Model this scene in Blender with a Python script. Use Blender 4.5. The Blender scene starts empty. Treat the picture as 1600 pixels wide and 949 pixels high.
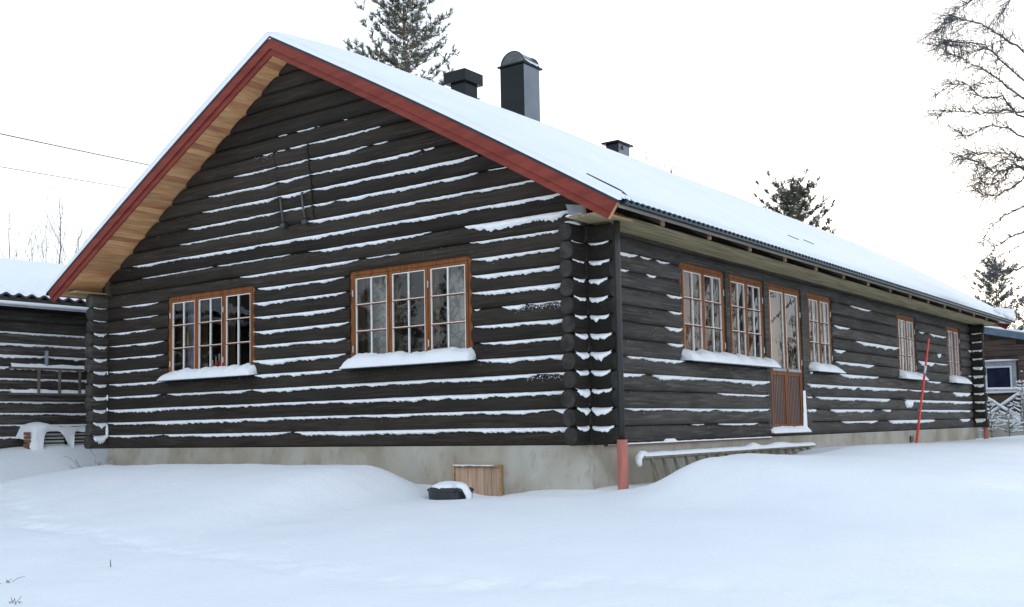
import bpy, math, random
from mathutils import Vector, Matrix, noise
R = random.Random(11)
rad = math.radians
scene = bpy.context.scene
COL = scene.collection

# ------------------------------------------------------------------ camera
cd = bpy.data.cameras.new("camera")
cam = bpy.data.objects.new("camera", cd)
COL.objects.link(cam)
yaw, pit, rol = 0.6311175758598918, 0.07849245902011892, -0.01920172434289374
Fv = Vector((-math.sin(yaw) * math.cos(pit), math.cos(yaw) * math.cos(pit), math.sin(pit)))
Rv = Fv.cross(Vector((0, 0, 1))).normalized()
Uv = Rv.cross(Fv)
R2 = Rv * math.cos(rol) + Uv * math.sin(rol)
U2 = -Rv * math.sin(rol) + Uv * math.cos(rol)
m = Matrix((R2, U2, -Fv)).transposed().to_4x4()
m.translation = Vector((6.6729, -10.6601, 0.2240))
cam.matrix_world = m
cd.sensor_width = 36.0
cd.lens = 37.886
cd.shift_y = 0.0381
cd.clip_start = 0.05
cd.clip_end = 2000
scene.camera = cam

# ------------------------------------------------------------------ light
SUN_AZ = -14.0      # degrees from +Y towards +X
SUN_EL = 9.0
scene.view_settings.view_transform = 'Standard'
scene.view_settings.look = 'None'
scene.view_settings.gamma = 1.0
scene.view_settings.use_curve_mapping = False
scene.view_settings.exposure = 0.73
world = bpy.data.worlds.new("World")
scene.world = world
world.use_nodes = True
wn = world.node_tree
wn.nodes.clear()
wo = wn.nodes.new("ShaderNodeOutputWorld")
wb = wn.nodes.new("ShaderNodeBackground")
ws = wn.nodes.new("ShaderNodeTexSky")
ws.sky_type = 'NISHITA'
ws.sun_disc = False
ws.sun_elevation = rad(SUN_EL)
ws.sun_rotation = rad(SUN_AZ)
ws.air_density = 1.0
ws.dust_density = 1.5
ws.ozone_density = 1.0
# thin high cloud: the blue sky is veiled with pale grey-white
wm = wn.nodes.new("ShaderNodeMixRGB")
wm.inputs[0].default_value = 0.62
wm.inputs[2].default_value = (7.4, 8.5, 10.0, 1)
whs = wn.nodes.new("ShaderNodeHueSaturation")
whs.inputs["Saturation"].default_value = 0.55
wn.links.new(ws.outputs[0], whs.inputs["Color"])
wn.links.new(whs.outputs[0], wm.inputs[1])
wtc = wn.nodes.new("ShaderNodeTexCoord")
wsx = wn.nodes.new("ShaderNodeSeparateXYZ")
wn.links.new(wtc.outputs["Generated"], wsx.inputs[0])
wmr = wn.nodes.new("ShaderNodeMapRange")
wmr.inputs[1].default_value, wmr.inputs[2].default_value = 0.0, 0.9
wn.links.new(wsx.outputs[2], wmr.inputs[0])
wv = wn.nodes.new("ShaderNodeMixRGB")       # veil: bright low down, thinner and bluer overhead
wv.inputs[1].default_value = (10.4, 11.2, 12.2, 1)
wv.inputs[2].default_value = (4.6, 5.7, 7.2, 1)
wn.links.new(wmr.outputs[0], wv.inputs[0])
wn.links.new(wv.outputs[0], wm.inputs[2])
wn.links.new(wm.outputs[0], wb.inputs[0])
wb.inputs[1].default_value = 0.12
wn.links.new(wb.outputs[0], wo.inputs[0])
sd = bpy.data.lights.new("sun", 'SUN')
sd.energy = 0.7
sd.angle = rad(10)
sd.color = (1.0, 0.9, 0.8)
sun = bpy.data.objects.new("sun", sd)
COL.objects.link(sun)
az, el = rad(SUN_AZ), rad(SUN_EL)
sdir = Vector((math.sin(az) * math.cos(el), math.cos(az) * math.cos(el), math.sin(el)))
sun.rotation_euler = sdir.to_track_quat('Z', 'Y').to_euler()
sun.location = (0, 40, 30)

# ------------------------------------------------------------------ materials
def nt(name):
    mt = bpy.data.materials.new(name)
    mt.use_nodes = True
    t = mt.node_tree
    return mt, t, t.nodes["Principled BSDF"]

def mat(name, c1, c2=None, scale=(4, 4, 4), rough=0.7, bump=0.0, bscale=None, metal=0.0, detail=6, ramp=(0.35, 0.65), rnd=0.0, spec=0.5, bdist=0.01, coord='Object'):
    mt, t, b = nt(name)
    b.inputs["Roughness"].default_value = rough
    b.inputs["Metallic"].default_value = metal
    b.inputs["Specular IOR Level"].default_value = spec
    tc = t.nodes.new("ShaderNodeTexCoord")
    mp = t.nodes.new("ShaderNodeMapping")
    mp.inputs["Scale"].default_value = scale
    t.links.new(tc.outputs[coord], mp.inputs[0])
    n = t.nodes.new("ShaderNodeTexNoise")
    n.inputs["Scale"].default_value = 1.0
    n.inputs["Detail"].default_value = detail
    t.links.new(mp.outputs[0], n.inputs[0])
    r = t.nodes.new("ShaderNodeValToRGB")
    r.color_ramp.elements[0].position = ramp[0]
    r.color_ramp.elements[1].position = ramp[1]
    r.color_ramp.elements[0].color = (*c1, 1)
    r.color_ramp.elements[1].color = (*(c2 or c1), 1)
    t.links.new(n.outputs[0], r.inputs[0])
    out = r.outputs[0]
    if rnd > 0:
        oi = t.nodes.new("ShaderNodeObjectInfo")
        mr = t.nodes.new("ShaderNodeMapRange")
        mr.inputs[3].default_value = 1 - rnd
        mr.inputs[4].default_value = 1 + rnd
        t.links.new(oi.outputs["Random"], mr.inputs[0])
        hs = t.nodes.new("ShaderNodeHueSaturation")
        t.links.new(mr.outputs[0], hs.inputs["Value"])
        t.links.new(out, hs.inputs["Color"])
        out = hs.outputs[0]
    t.links.new(out, b.inputs["Base Color"])
    if bump > 0:
        bp = t.nodes.new("ShaderNodeBump")
        bp.inputs["Strength"].default_value = bump
        bp.inputs["Distance"].default_value = bdist
        if bscale:
            n2 = t.nodes.new("ShaderNodeTexNoise")
            n2.inputs["Scale"].default_value = 1.0
            n2.inputs["Detail"].default_value = 5
            mp2 = t.nodes.new("ShaderNodeMapping")
            mp2.inputs["Scale"].default_value = bscale
            t.links.new(tc.outputs[coord], mp2.inputs[0])
            t.links.new(mp2.outputs[0], n2.inputs[0])
            t.links.new(n2.outputs[0], bp.inputs["Height"])
        else:
            t.links.new(n.outputs[0], bp.inputs["Height"])
        t.links.new(bp.outputs[0], b.inputs["Normal"])
    return mt

def log_mat(name, axis, dark, grey, worn=0.0, coord='Object'):
    """tarred wood: near-black brown with grey weathered streaks along the log"""
    mt, t, b = nt(name)
    b.inputs["Roughness"].default_value = 0.68
    b.inputs["Specular IOR Level"].default_value = 0.18
    tc = t.nodes.new("ShaderNodeTexCoord")
    def nz(sc, det=6):
        mp = t.nodes.new("ShaderNodeMapping")
        mp.inputs["Scale"].default_value = sc
        t.links.new(tc.outputs[coord], mp.inputs[0])
        n = t.nodes.new("ShaderNodeTexNoise")
        n.inputs["Scale"].default_value = 1
        n.inputs["Detail"].default_value = det
        n.inputs["Roughness"].default_value = 0.62
        t.links.new(mp.outputs[0], n.inputs[0])
        return n
    def sc(a, b_):
        return (a, b_, b_) if axis == 0 else (b_, a, b_)
    streak = nz(sc(1.6, 38))
    patch = nz(sc(0.7, 3.2), 4)
    fine = nz(sc(5, 150), 4)
    r = t.nodes.new("ShaderNodeValToRGB")
    e = r.color_ramp.elements
    e[0].position, e[0].color = 0.32, (*[c * 0.6 for c in dark], 1)
    e[1].position, e[1].color = 0.72, (*grey, 1)
    k = r.color_ramp.elements.new(0.52)
    k.color = (*dark, 1)
    t.links.new(streak.outputs[0], r.inputs[0])
    mx = t.nodes.new("ShaderNodeMixRGB")
    mx.blend_type = 'MIX'
    mr = t.nodes.new("ShaderNodeMapRange")
    mr.inputs[1].default_value, mr.inputs[2].default_value = 0.42, 0.68
    mr.inputs[3].default_value, mr.inputs[4].default_value = 0.0, 0.75
    t.links.new(patch.outputs[0], mr.inputs[0])
    t.links.new(mr.outputs[0], mx.inputs[0])
    t.links.new(r.outputs[0], mx.inputs[1])
    mx.inputs[2].default_value = (*[(a + b_) * 0.5 for a, b_ in zip(dark, grey)], 1)
    out = mx.outputs[0]
    if worn > 0:
        w = nz(sc(3.5, 45), 8)
        wr = t.nodes.new("ShaderNodeValToRGB")
        wr.color_ramp.elements[0].position = 0.68 - worn * 0.05
        wr.color_ramp.elements[1].position = 0.71 - worn * 0.05
        t.links.new(w.outputs[0], wr.inputs[0])
        mm = t.nodes.new("ShaderNodeMixRGB")
        t.links.new(wr.outputs[0], mm.inputs[0])
        t.links.new(out, mm.inputs[1])
        mm.inputs[2].default_value = (0.16, 0.115, 0.085, 1)
        out = mm.outputs[0]
    ck = nz(sc(1.1, 30), 2)
    cr = t.nodes.new("ShaderNodeValToRGB")
    cr.color_ramp.elements[0].position, cr.color_ramp.elements[0].color = 0.487, (1, 1, 1, 1)
    cr.color_ramp.elements[1].position, cr.color_ramp.elements[1].color = 0.513, (1, 1, 1, 1)
    ce = cr.color_ramp.elements.new(0.5)
    ce.color = (0.25, 0.25, 0.25, 1)
    t.links.new(ck.outputs[0], cr.inputs[0])
    cm = t.nodes.new("ShaderNodeMixRGB")
    cm.blend_type = 'MULTIPLY'
    cm.inputs[0].default_value = 0.8
    t.links.new(out, cm.inputs[1])
    t.links.new(cr.outputs[0], cm.inputs[2])
    out = cm.outputs[0]
    oi = t.nodes.new("ShaderNodeObjectInfo")
    m2 = t.nodes.new("ShaderNodeMapRange")
    m2.inputs[3].default_value, m2.inputs[4].default_value = 0.72, 1.35
    t.links.new(oi.outputs["Random"], m2.inputs[0])
    hs = t.nodes.new("ShaderNodeHueSaturation")
    t.links.new(m2.outputs[0], hs.inputs["Value"])
    t.links.new(out, hs.inputs["Color"])
    t.links.new(hs.outputs[0], b.inputs["Base Color"])
    bp = t.nodes.new("ShaderNodeBump")
    bp.inputs["Strength"].default_value = 0.55
    bp.inputs["Distance"].default_value = 0.012
    ad = t.nodes.new("ShaderNodeMath")
    ad.operation = 'ADD'
    t.links.new(streak.outputs[0], ad.inputs[0])
    t.links.new(fine.outputs[0], ad.inputs[1])
    t.links.new(ad.outputs[0], bp.inputs["Height"])
    t.links.new(bp.outputs[0], b.inputs["Normal"])
    return mt

M = {}
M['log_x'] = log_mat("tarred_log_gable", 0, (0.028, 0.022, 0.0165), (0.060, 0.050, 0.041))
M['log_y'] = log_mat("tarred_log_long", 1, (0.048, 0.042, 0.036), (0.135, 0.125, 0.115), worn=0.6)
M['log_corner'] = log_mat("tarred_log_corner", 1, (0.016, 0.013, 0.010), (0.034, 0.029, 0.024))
M['log_end'] = mat("log_end_grain", (0.010, 0.008, 0.006), (0.040, 0.034, 0.028), (9, 9, 9), 0.8, 0.5, (25, 25, 25), rnd=0.2)
M['snow'] = mat("snow", (0.85, 0.87, 0.89), (0.89, 0.90, 0.915), (1.2, 1.2, 1.2), 0.75, 0.55, (22, 22, 22), bdist=0.02, spec=0.2)
M['snow_rough'] = mat("crusty_snow", (0.90, 0.92, 0.94), (0.95, 0.96, 0.97), (30, 30, 30), 0.8, 0.4, (60, 60, 60), bdist=0.008, spec=0.2)
M['concrete'] = None
M['red'] = mat("falu_red_board", (0.175, 0.030, 0.020), (0.245, 0.047, 0.032), (2, 2, 12), 0.7, 0.12, (3, 3, 60), rnd=0.08, spec=0.25)
M['red_pipe'] = mat("faded_red_plastic", (0.33, 0.10, 0.07), (0.48, 0.165, 0.125), (12, 12, 1.6), 0.6, 0.15)
M['endgrain'] = mat("fresh_end_grain", (0.50, 0.22, 0.11), (0.62, 0.32, 0.18), (30, 30, 30), 0.8)
M['pine'] = mat("pine_board", (0.54, 0.255, 0.105), (0.76, 0.43, 0.205), (20, 3.0, 20), 0.65, 0.15, rnd=0.22, ramp=(0.3, 0.7))
M['pine_red'] = mat("reddish_pine_board", (0.44, 0.165, 0.075), (0.62, 0.30, 0.14), (20, 3.0, 20), 0.65, 0.15, rnd=0.15, ramp=(0.3, 0.7))
M['eave_plank'] = mat("greenish_weathered_plank", (0.20, 0.165, 0.085), (0.42, 0.35, 0.20), (28, 1.2, 28), 0.8, 0.3, rnd=0.1)
M['fascia'] = mat("grey_weathered_board", (0.26, 0.235, 0.185), (0.38, 0.35, 0.285), (30, 1.5, 30), 0.8, 0.3)
M['rafter'] = mat("raw_rafter_wood", (0.28, 0.16, 0.08), (0.45, 0.29, 0.16), (10, 10, 30), 0.8, 0.2)
M['dark_deck'] = mat("dark_roof_deck", (0.05, 0.04, 0.03), (0.08, 0.065, 0.05), (3, 3, 3), 0.9)
M['steel'] = mat("dark_blue_steel_sheet", (0.004, 0.020, 0.032), (0.008, 0.032, 0.048), (3, 3, 3), 0.4, metal=0.0, spec=0.25)
M['chimney'] = mat("black_chimney_steel", (0.004, 0.006, 0.008), (0.007, 0.010, 0.013), (2, 2, 3), 0.22, metal=0.0, spec=0.2)
M['steel_grey'] = mat("brushed_cap_steel", (0.07, 0.075, 0.08), (0.12, 0.125, 0.13), (3, 3, 9), 0.28, metal=0.7)
M['galv'] = mat("galvanised_flashing", (0.28, 0.33, 0.38), (0.36, 0.42, 0.47), (6, 6, 6), 0.5, metal=0.3)
M['window_wood'] = mat("stained_window_wood", (0.165, 0.056, 0.017), (0.255, 0.095, 0.033), (20, 20, 3), 0.6, 0.15, rnd=0.1, spec=0.15)
M['white'] = mat("white_bar_paint", (0.80, 0.77, 0.72), (0.88, 0.86, 0.83), (20, 20, 20), 0.5)
M['hinge'] = mat("pale_hinge_metal", (0.5, 0.47, 0.42), (0.62, 0.6, 0.55), (20, 20, 20), 0.4, metal=0.3)
M['black_metal'] = mat("black_iron", (0.02, 0.022, 0.025), (0.05, 0.052, 0.055), (20, 20, 20), 0.5)
M['pipe'] = mat("dark_downpipe", (0.022, 0.022, 0.02), (0.036, 0.036, 0.033), (9, 9, 2), 0.45)
M['door_panel'] = mat("brown_door_panel", (0.075, 0.032, 0.020), (0.125, 0.056, 0.038), (20, 20, 2), 0.55, 0.2)
M['curtain_grey'] = None
M['curtain_brown'] = mat("brown_curtain_cloth", (0.36, 0.16, 0.085), (0.50, 0.26, 0.15), (6, 6, 0.3), 0.9)
M['curtain_lilac'] = mat("lilac_curtain_cloth", (0.45, 0.38, 0.52), (0.65, 0.58, 0.70), (22, 22, 0.8), 0.9)
M['interior'] = mat("interior_panel", (0.10, 0.06, 0.035), (0.16, 0.10, 0.06), (3, 3, 3), 0.8)
M['reveal'] = mat("light_reveal_wood", (0.30, 0.19, 0.10), (0.42, 0.28, 0.16), (14, 14, 2), 0.7)
M['yellow'] = mat("yellow_glaze", (0.75, 0.5, 0.04), (0.8, 0.58, 0.1), (9, 9, 9), 0.4)
M['red_paint'] = mat("red_wood_paint", (0.5, 0.03, 0.025), (0.6, 0.05, 0.04), (9, 9, 9), 0.4)
M['candle'] = mat("white_candle_wax", (0.8, 0.78, 0.7), (0.85, 0.83, 0.78), (9, 9, 9), 0.5)
M['snow_pole'] = mat("red_marker_pole", (0.62, 0.045, 0.03), (0.7, 0.07, 0.045), (9, 9, 9), 0.4)
M['reflector'] = mat("grey_reflective_band", (0.55, 0.6, 0.62), (0.65, 0.7, 0.72), (40, 40, 40), 0.3)
M['ladder'] = mat("weathered_ladder_wood", (0.17, 0.15, 0.11), (0.30, 0.27, 0.20), (8, 8, 8), 0.8, 0.2)
M['ladder_dark'] = mat("brown_ladder_wood", (0.10, 0.07, 0.06), (0.18, 0.13, 0.11), (8, 8, 8), 0.8, 0.2)
M['grey_slat'] = mat("grey_weathered_slat", (0.34, 0.335, 0.32), (0.50, 0.49, 0.47), (8, 2, 8), 0.8, 0.2)
M['brick'] = mat("orange_brick", (0.16, 0.065, 0.04), (0.26, 0.12, 0.08), (18, 18, 18), 0.85, 0.2)
M['tub'] = mat("black_plastic", (0.016, 0.019, 0.023), (0.026, 0.03, 0.035), (9, 9, 9), 0.4)
M['bark_pine'] = mat("pine_bark", (0.13, 0.075, 0.045), (0.24, 0.14, 0.085), (8, 8, 3), 0.9, 0.4)
M['bark_birch'] = mat("birch_twig_bark", (0.07, 0.072, 0.08), (0.14, 0.142, 0.15), (6, 6, 6), 0.85, 0.2)
M['bark_sapling'] = mat("sapling_bark", (0.12, 0.085, 0.07), (0.22, 0.17, 0.15), (6, 6, 6), 0.85)
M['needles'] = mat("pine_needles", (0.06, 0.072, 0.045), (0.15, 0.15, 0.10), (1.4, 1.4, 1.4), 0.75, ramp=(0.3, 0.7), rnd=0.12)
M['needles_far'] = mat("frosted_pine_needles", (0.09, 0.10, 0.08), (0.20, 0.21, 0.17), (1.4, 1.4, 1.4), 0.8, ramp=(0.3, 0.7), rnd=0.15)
M['plank_brown'] = mat("brown_siding", (0.055, 0.035, 0.027), (0.12, 0.075, 0.058), (1.5, 20, 20), 0.75, 0.2, rnd=0.25)
M['blue_metal'] = mat("blue_grey_metal", (0.13, 0.19, 0.26), (0.19, 0.26, 0.34), (5, 5, 5), 0.4, metal=0.2)
M['blue_glass'] = mat("dark_window_blue", (0.01, 0.014, 0.03), (0.02, 0.028, 0.055), (3, 3, 3), 0.06, spec=0.9)
M['trim_white'] = mat("pale_window_trim", (0.55, 0.6, 0.66), (0.66, 0.7, 0.75), (9, 9, 9), 0.5)
M['trim_grey'] = mat("grey_window_trim", (0.25, 0.26, 0.28), (0.34, 0.35, 0.37), (9, 9, 9), 0.6)
M['cable'] = mat("black_cable", (0.02, 0.02, 0.02), (0.03, 0.03, 0.03), (2, 2, 2), 0.6)
M['dry_twig'] = mat("dry_twig", (0.12, 0.09, 0.07), (0.22, 0.18, 0.15), (9, 9, 9), 0.9)
M['tile'] = mat("dark_roof_tile", (0.035, 0.04, 0.045), (0.06, 0.065, 0.07), (6, 6, 6), 0.6)

def concrete():
    mt, t, b = nt("patched_concrete")
    b.inputs["Roughness"].default_value = 0.88
    tc = t.nodes.new("ShaderNodeTexCoord")
    def nz(s, d=6, dist=0.0, scale=(1, 1, 1)):
        mp = t.nodes.new("ShaderNodeMapping")
        mp.inputs["Scale"].default_value = scale
        t.links.new(tc.outputs["Object"], mp.inputs[0])
        n = t.nodes.new("ShaderNodeTexNoise")
        n.inputs["Scale"].default_value = s
        n.inputs["Detail"].default_value = d
        n.inputs["Distortion"].default_value = dist
        t.links.new(mp.outputs[0], n.inputs[0])
        return n
    def ramp(n, p0, c0, p1, c1):
        r = t.nodes.new("ShaderNodeValToRGB")
        r.color_ramp.elements[0].position, r.color_ramp.elements[0].color = p0, (*c0, 1)
        r.color_ramp.elements[1].position, r.color_ramp.elements[1].color = p1, (*c1, 1)
        t.links.new(n.outputs[0], r.inputs[0])
        return r
    base = ramp(nz(1.6, 8), 0.3, (0.285, 0.245, 0.185), 0.7, (0.40, 0.355, 0.28))
    patch = ramp(nz(0.9, 5, 0.6), 0.47, (0, 0, 0), 0.66, (1, 1, 1))
    mx = t.nodes.new("ShaderNodeMixRGB")
    t.links.new(patch.outputs[0], mx.inputs[0])
    t.links.new(base.outputs[0], mx.inputs[1])
    mx.inputs[2].default_value = (0.455, 0.435, 0.385, 1)
    st = ramp(nz(9, 6, 0.6, (1, 1, 0.5)), 0.55, (1, 1, 1), 0.75, (0.68, 0.66, 0.63))
    mu = t.nodes.new("ShaderNodeMixRGB")
    mu.blend_type = 'MULTIPLY'
    mu.inputs[0].default_value = 0.8
    t.links.new(mx.outputs[0], mu.inputs[1])
    t.links.new(st.outputs[0], mu.inputs[2])
    t.links.new(mu.outputs[0], b.inputs["Base Color"])
    bp = t.nodes.new("ShaderNodeBump")
    bp.inputs["Strength"].default_value = 0.4
    bp.inputs["Distance"].default_value = 0.01
    t.links.new(nz(30, 6).outputs[0], bp.inputs["Height"])
    t.links.new(bp.outputs[0], b.inputs["Normal"])
    return mt
M['concrete'] = concrete()

def pebble_curtain():
    mt, t, b = nt("pebble_patterned_curtain")
    b.inputs["Roughness"].default_value = 0.9
    tc = t.nodes.new("ShaderNodeTexCoord")
    vo = t.nodes.new("ShaderNodeTexVoronoi")
    vo.feature = 'DISTANCE_TO_EDGE'
    vo.inputs["Scale"].default_value = 7.5
    t.links.new(tc.outputs["Object"], vo.inputs["Vector"])
    r = t.nodes.new("ShaderNodeValToRGB")
    r.color_ramp.elements[0].position, r.color_ramp.elements[0].color = 0.02, (0.55, 0.54, 0.53, 1)
    r.color_ramp.elements[1].position, r.color_ramp.elements[1].color = 0.10, (0.80, 0.78, 0.76, 1)
    t.links.new(vo.outputs[0], r.inputs[0])
    t.links.new(r.outputs[0], b.inputs["Base Color"])
    return mt
M['curtain_grey'] = pebble_curtain()

def glass():
    mt = bpy.data.materials.new("window_glass")
    mt.use_nodes = True
    t = mt.node_tree
    t.nodes.clear()
    o = t.nodes.new("ShaderNodeOutputMaterial")
    mx = t.nodes.new("ShaderNodeMixShader")
    tr = t.nodes.new("ShaderNodeBsdfTransparent")
    tr.inputs[0].default_value = (0.90, 0.92, 0.90, 1)
    gl = t.nodes.new("ShaderNodeBsdfGlossy")
    gl.inputs["Roughness"].default_value = 0.015
    fr = t.nodes.new("ShaderNodeFresnel")
    fr.inputs[0].default_value = 1.62
    tc = t.nodes.new("ShaderNodeTexCoord")
    n = t.nodes.new("ShaderNodeTexNoise")
    n.inputs["Scale"].default_value = 3.0
    t.links.new(tc.outputs["Object"], n.inputs[0])
    bp = t.nodes.new("ShaderNodeBump")
    bp.inputs["Strength"].default_value = 0.10
    bp.inputs["Distance"].default_value = 0.02
    t.links.new(n.outputs[0], bp.inputs["Height"])
    t.links.new(bp.outputs[0], gl.inputs["Normal"])
    t.links.new(fr.outputs[0], mx.inputs[0])
    t.links.new(tr.outputs[0], mx.inputs[1])
    t.links.new(gl.outputs[0], mx.inputs[2])
    t.links.new(mx.outputs[0], o.inputs[0])
    return mt
M['glass'] = glass()

# ------------------------------------------------------------------ mesh helpers
class MB:
    def __init__(s):
        s.v, s.f = [], []
    def add(s, vs, fs):
        o = len(s.v)
        s.v += [tuple(p) for p in vs]
        s.f += [tuple(i + o for i in f) for f in fs]
    def box(s, a, b):
        x0, y0, z0 = a
        x1, y1, z1 = b
        s.add([(x0, y0, z0), (x1, y0, z0), (x1, y1, z0), (x0, y1, z0), (x0, y0, z1), (x1, y0, z1), (x1, y1, z1), (x0, y1, z1)],
              [(0, 3, 2, 1), (4, 5, 6, 7), (0, 1, 5, 4), (1, 2, 6, 5), (2, 3, 7, 6), (3, 0, 4, 7)])
    def hexa(s, p):          # 8 points: bottom 4 ccw, top 4 ccw
        s.add(p, [(0, 3, 2, 1), (4, 5, 6, 7), (0, 1, 5, 4), (1, 2, 6, 5), (2, 3, 7, 6), (3, 0, 4, 7)])
    def tube(s, pts, rs, n=8, cap=True):
        pts = [Vector(p) for p in pts]
        if not isinstance(rs, (list, tuple)):
            rs = [rs] * len(pts)
        o = len(s.v)
        prev = None
        for i, p in enumerate(pts):
            d = (pts[min(i + 1, len(pts) - 1)] - pts[max(i - 1, 0)])
            if d.length < 1e-9:
                d = Vector((0, 0, 1))
            d.normalize()
            ref = prev if prev is not None else (Vector((0, 0, 1)) if abs(d.z) < 0.9 else Vector((1, 0, 0)))
            a = (ref - d * ref.dot(d))
            if a.length < 1e-6:
                a = d.orthogonal()
            a.normalize()
            prev = a
            b = d.cross(a)
            for k in range(n):
                t = 2 * math.pi * k / n
                s.v.append(tuple(p + (a * math.cos(t) + b * math.sin(t)) * rs[i]))
        for i in range(len(pts) - 1):
            for k in range(n):
                k2 = (k + 1) % n
                s.f.append((o + i * n + k, o + i * n + k2, o + (i + 1) * n + k2, o + (i + 1) * n + k))
        if cap:
            s.f.append(tuple(o + k for k in range(n))[::-1])
            s.f.append(tuple(o + (len(pts) - 1) * n + k for k in range(n)))
    def build(s, name, mt, parent=None, smooth=False, loc=None):
        me = bpy.data.meshes.new(name)
        me.from_pydata(s.v, [], s.f)
        if mt:
            me.materials.append(mt)
        if smooth:
            me.polygons.foreach_set("use_smooth", [True] * len(me.polygons))
        me.update()
        o = bpy.data.objects.new(name, me)
        COL.objects.link(o)
        if parent:
            o.parent = parent
        if loc:
            o.location = loc
        return o

def link(name, me, parent=None, loc=None):
    o = bpy.data.objects.new(name, me)
    COL.objects.link(o)
    if parent:
        o.parent = parent
    if loc:
        o.location = loc
    return o

def thing(name, label, cat, loc=(0, 0, 0), group=None):
    o = bpy.data.objects.new(name, None)
    o.empty_display_size = 0.3
    COL.objects.link(o)
    o.location = loc
    return tag(o, label, cat, group)

def tag(o, label, cat, group=None):
    o["label"] = label
    o["category"] = cat
    if group:
        o["group"] = group
    return o

def bevel(o, w, seg=2):
    md = o.modifiers.new("bevel", 'BEVEL')
    md.width = w
    md.segments = seg
    md.limit_method = 'ANGLE'
    return o

def nz(x, y, z=0.0):
    return noise.noise(Vector((x, y, z)))

def fbm(x, y, z=0.0, o=4):
    a, t, f = 1.0, 0.0, 1.0
    for _ in range(o):
        t += a * noise.noise(Vector((x * f, y * f, z * f + 7.3 * _)))
        a *= 0.5
        f *= 2.1
    return t

def sm(a, b, x):
    t = max(0.0, min(1.0, (x - a) / (b - a)))
    return t * t * (3 - 2 * t)

# ------------------------------------------------------------------ the house: numbers
P = 0.215                       # log course height
W, L = 9.6, 18.21               # gable width, long side
RX = -4.75                      # ridge x
PK, SL = 5.80, 0.5609           # roof top at ridge, slope
EU = 5.59                       # eave distance from ridge (horizontal)
OV = 0.65                       # rake overhang

def roof_z(u):                  # underside of the sheet metal
    u = abs(u)
    return PK - SL * u + 0.042 * math.sin(math.pi * min(u / 5.59, 1.0))

def lean(z):                    # upper gable logs step out a little with height
    return 0.108 * max(0.0, z - 2.6)

def PG(s, n, z):                # gable wall: s along +X, n outwards (-Y)
    return (s, -(n + lean(z)), z)

def PL(s, n, z):                # long wall: s along +Y, n outwards (+X)
    return (n, s, z)

def PS(s, n, z):                # shed wall: parallel to the long wall
    return (-11.85 + n, s, z)

EXPO = 2 / 3.3
EXPR = 2 / 2.3
NPR = 14
def log_profile():
    out = []
    for k in range(NPR):
        t = 2 * math.pi * (k + 0.5) / NPR
        c, s_ = math.cos(t), math.sin(t)
        out.append((math.copysign(abs(c) ** EXPO, c), math.copysign(abs(s_) ** EXPO, s_),
                    math.copysign(abs(c) ** EXPR, c), math.copysign(abs(s_) ** EXPR, s_)))
    return out
PROF = log_profile()

def log_mesh(mp, s0, s1, k, thick=0.10, seed=0, cuts=(), n0=0.0, zoff=0.0, hh=0.1105, wob=1.0, trim=False, rnd=(0.30, 0.30)):
    """one log: course k, from s0 to s1; cuts = [(sa, sb, zmin, zmax)] notched where windows stand"""
    mb = MB()
    st = [s0, s0 + 0.012, s0 + 0.05, s0 + rnd[0]]
    brk = []
    for a, b, _, _ in cuts:
        brk += [a, a + 0.002, b - 0.002, b]
    n = max(1, int((s1 - s0) / 0.28))
    for i in range(1, n):
        st.append(s0 + (s1 - s0) * i / n)
    st += [s1 - rnd[1], s1 - 0.05, s1 - 0.012, s1] + [b for b in brk if s0 < b < s1]
    st = sorted(set(round(x, 4) for x in st))
    zc = (k + 0.5) * P + zoff
    er = 1 + .10 * nz(k * 3.37 + .5, seed * 1.7 + 2)
    for i, s in enumerate(st):
        end = 0.90 if (i == 0 or i == len(st) - 1) else 1.0
        wz = wob * 0.007 * nz(s * 0.7, k * 3.1, seed)
        wn_ = wob * 0.012 * nz(s * 0.9 + 50, k * 2.7, seed)
        wr = 1 + wob * 0.03 * nz(s * 1.7, k * 5.3, seed + 9)
        bl = max(1 - (s - s0) / rnd[0], 1 - (s1 - s) / rnd[1], 0.0)
        bl = min(1.0, bl * 1.5)
        for j, (a0, b0, a1, b1) in enumerate(PROF):
            a, b = (a0 + (a1 - a0) * bl) * (1 + (er - 1) * bl), (b0 + (b1 - b0) * bl) * (1 + min(.02, er - 1) * bl)
            irr = 1 + wob * 0.02 * nz(s * 2.3, j * 1.7 + k * 4, seed + 3)
            nn = n0 - thick + a * thick * end * irr + wn_
            z = zc + b * hh * end * wr * irr + wz
            for ca, cb, zmin, zmax in cuts:
                if ca + 0.001 <= s <= cb - 0.001:
                    z = min(max(z, zmin), zmax)
            ss = s
            if trim:
                uz = (PK - 0.255 - z) / SL + 0.02
                ss = max(RX - uz, min(RX + uz, s))
            mb.v.append(mp(ss, nn, z))
    for i in range(len(st) - 1):
        for j in range(NPR):
            j2 = (j + 1) % NPR
            mb.f.append((i * NPR + j, i * NPR + j2, (i + 1) * NPR + j2, (i + 1) * NPR + j))
    mb.f.append(tuple(range(NPR))[::-1])
    mb.f.append(tuple((len(st) - 1) * NPR + j for j in range(NPR)))
    return mb

def surf_n(t, thick=0.10):      # how far behind the face the log surface lies, t below the seam
    zr = min(0.99, max(0.0, (P / 2 - t) / 0.1105))
    return -thick + thick * (1 - zr ** 3.3) ** (1 / 3.3)

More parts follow.
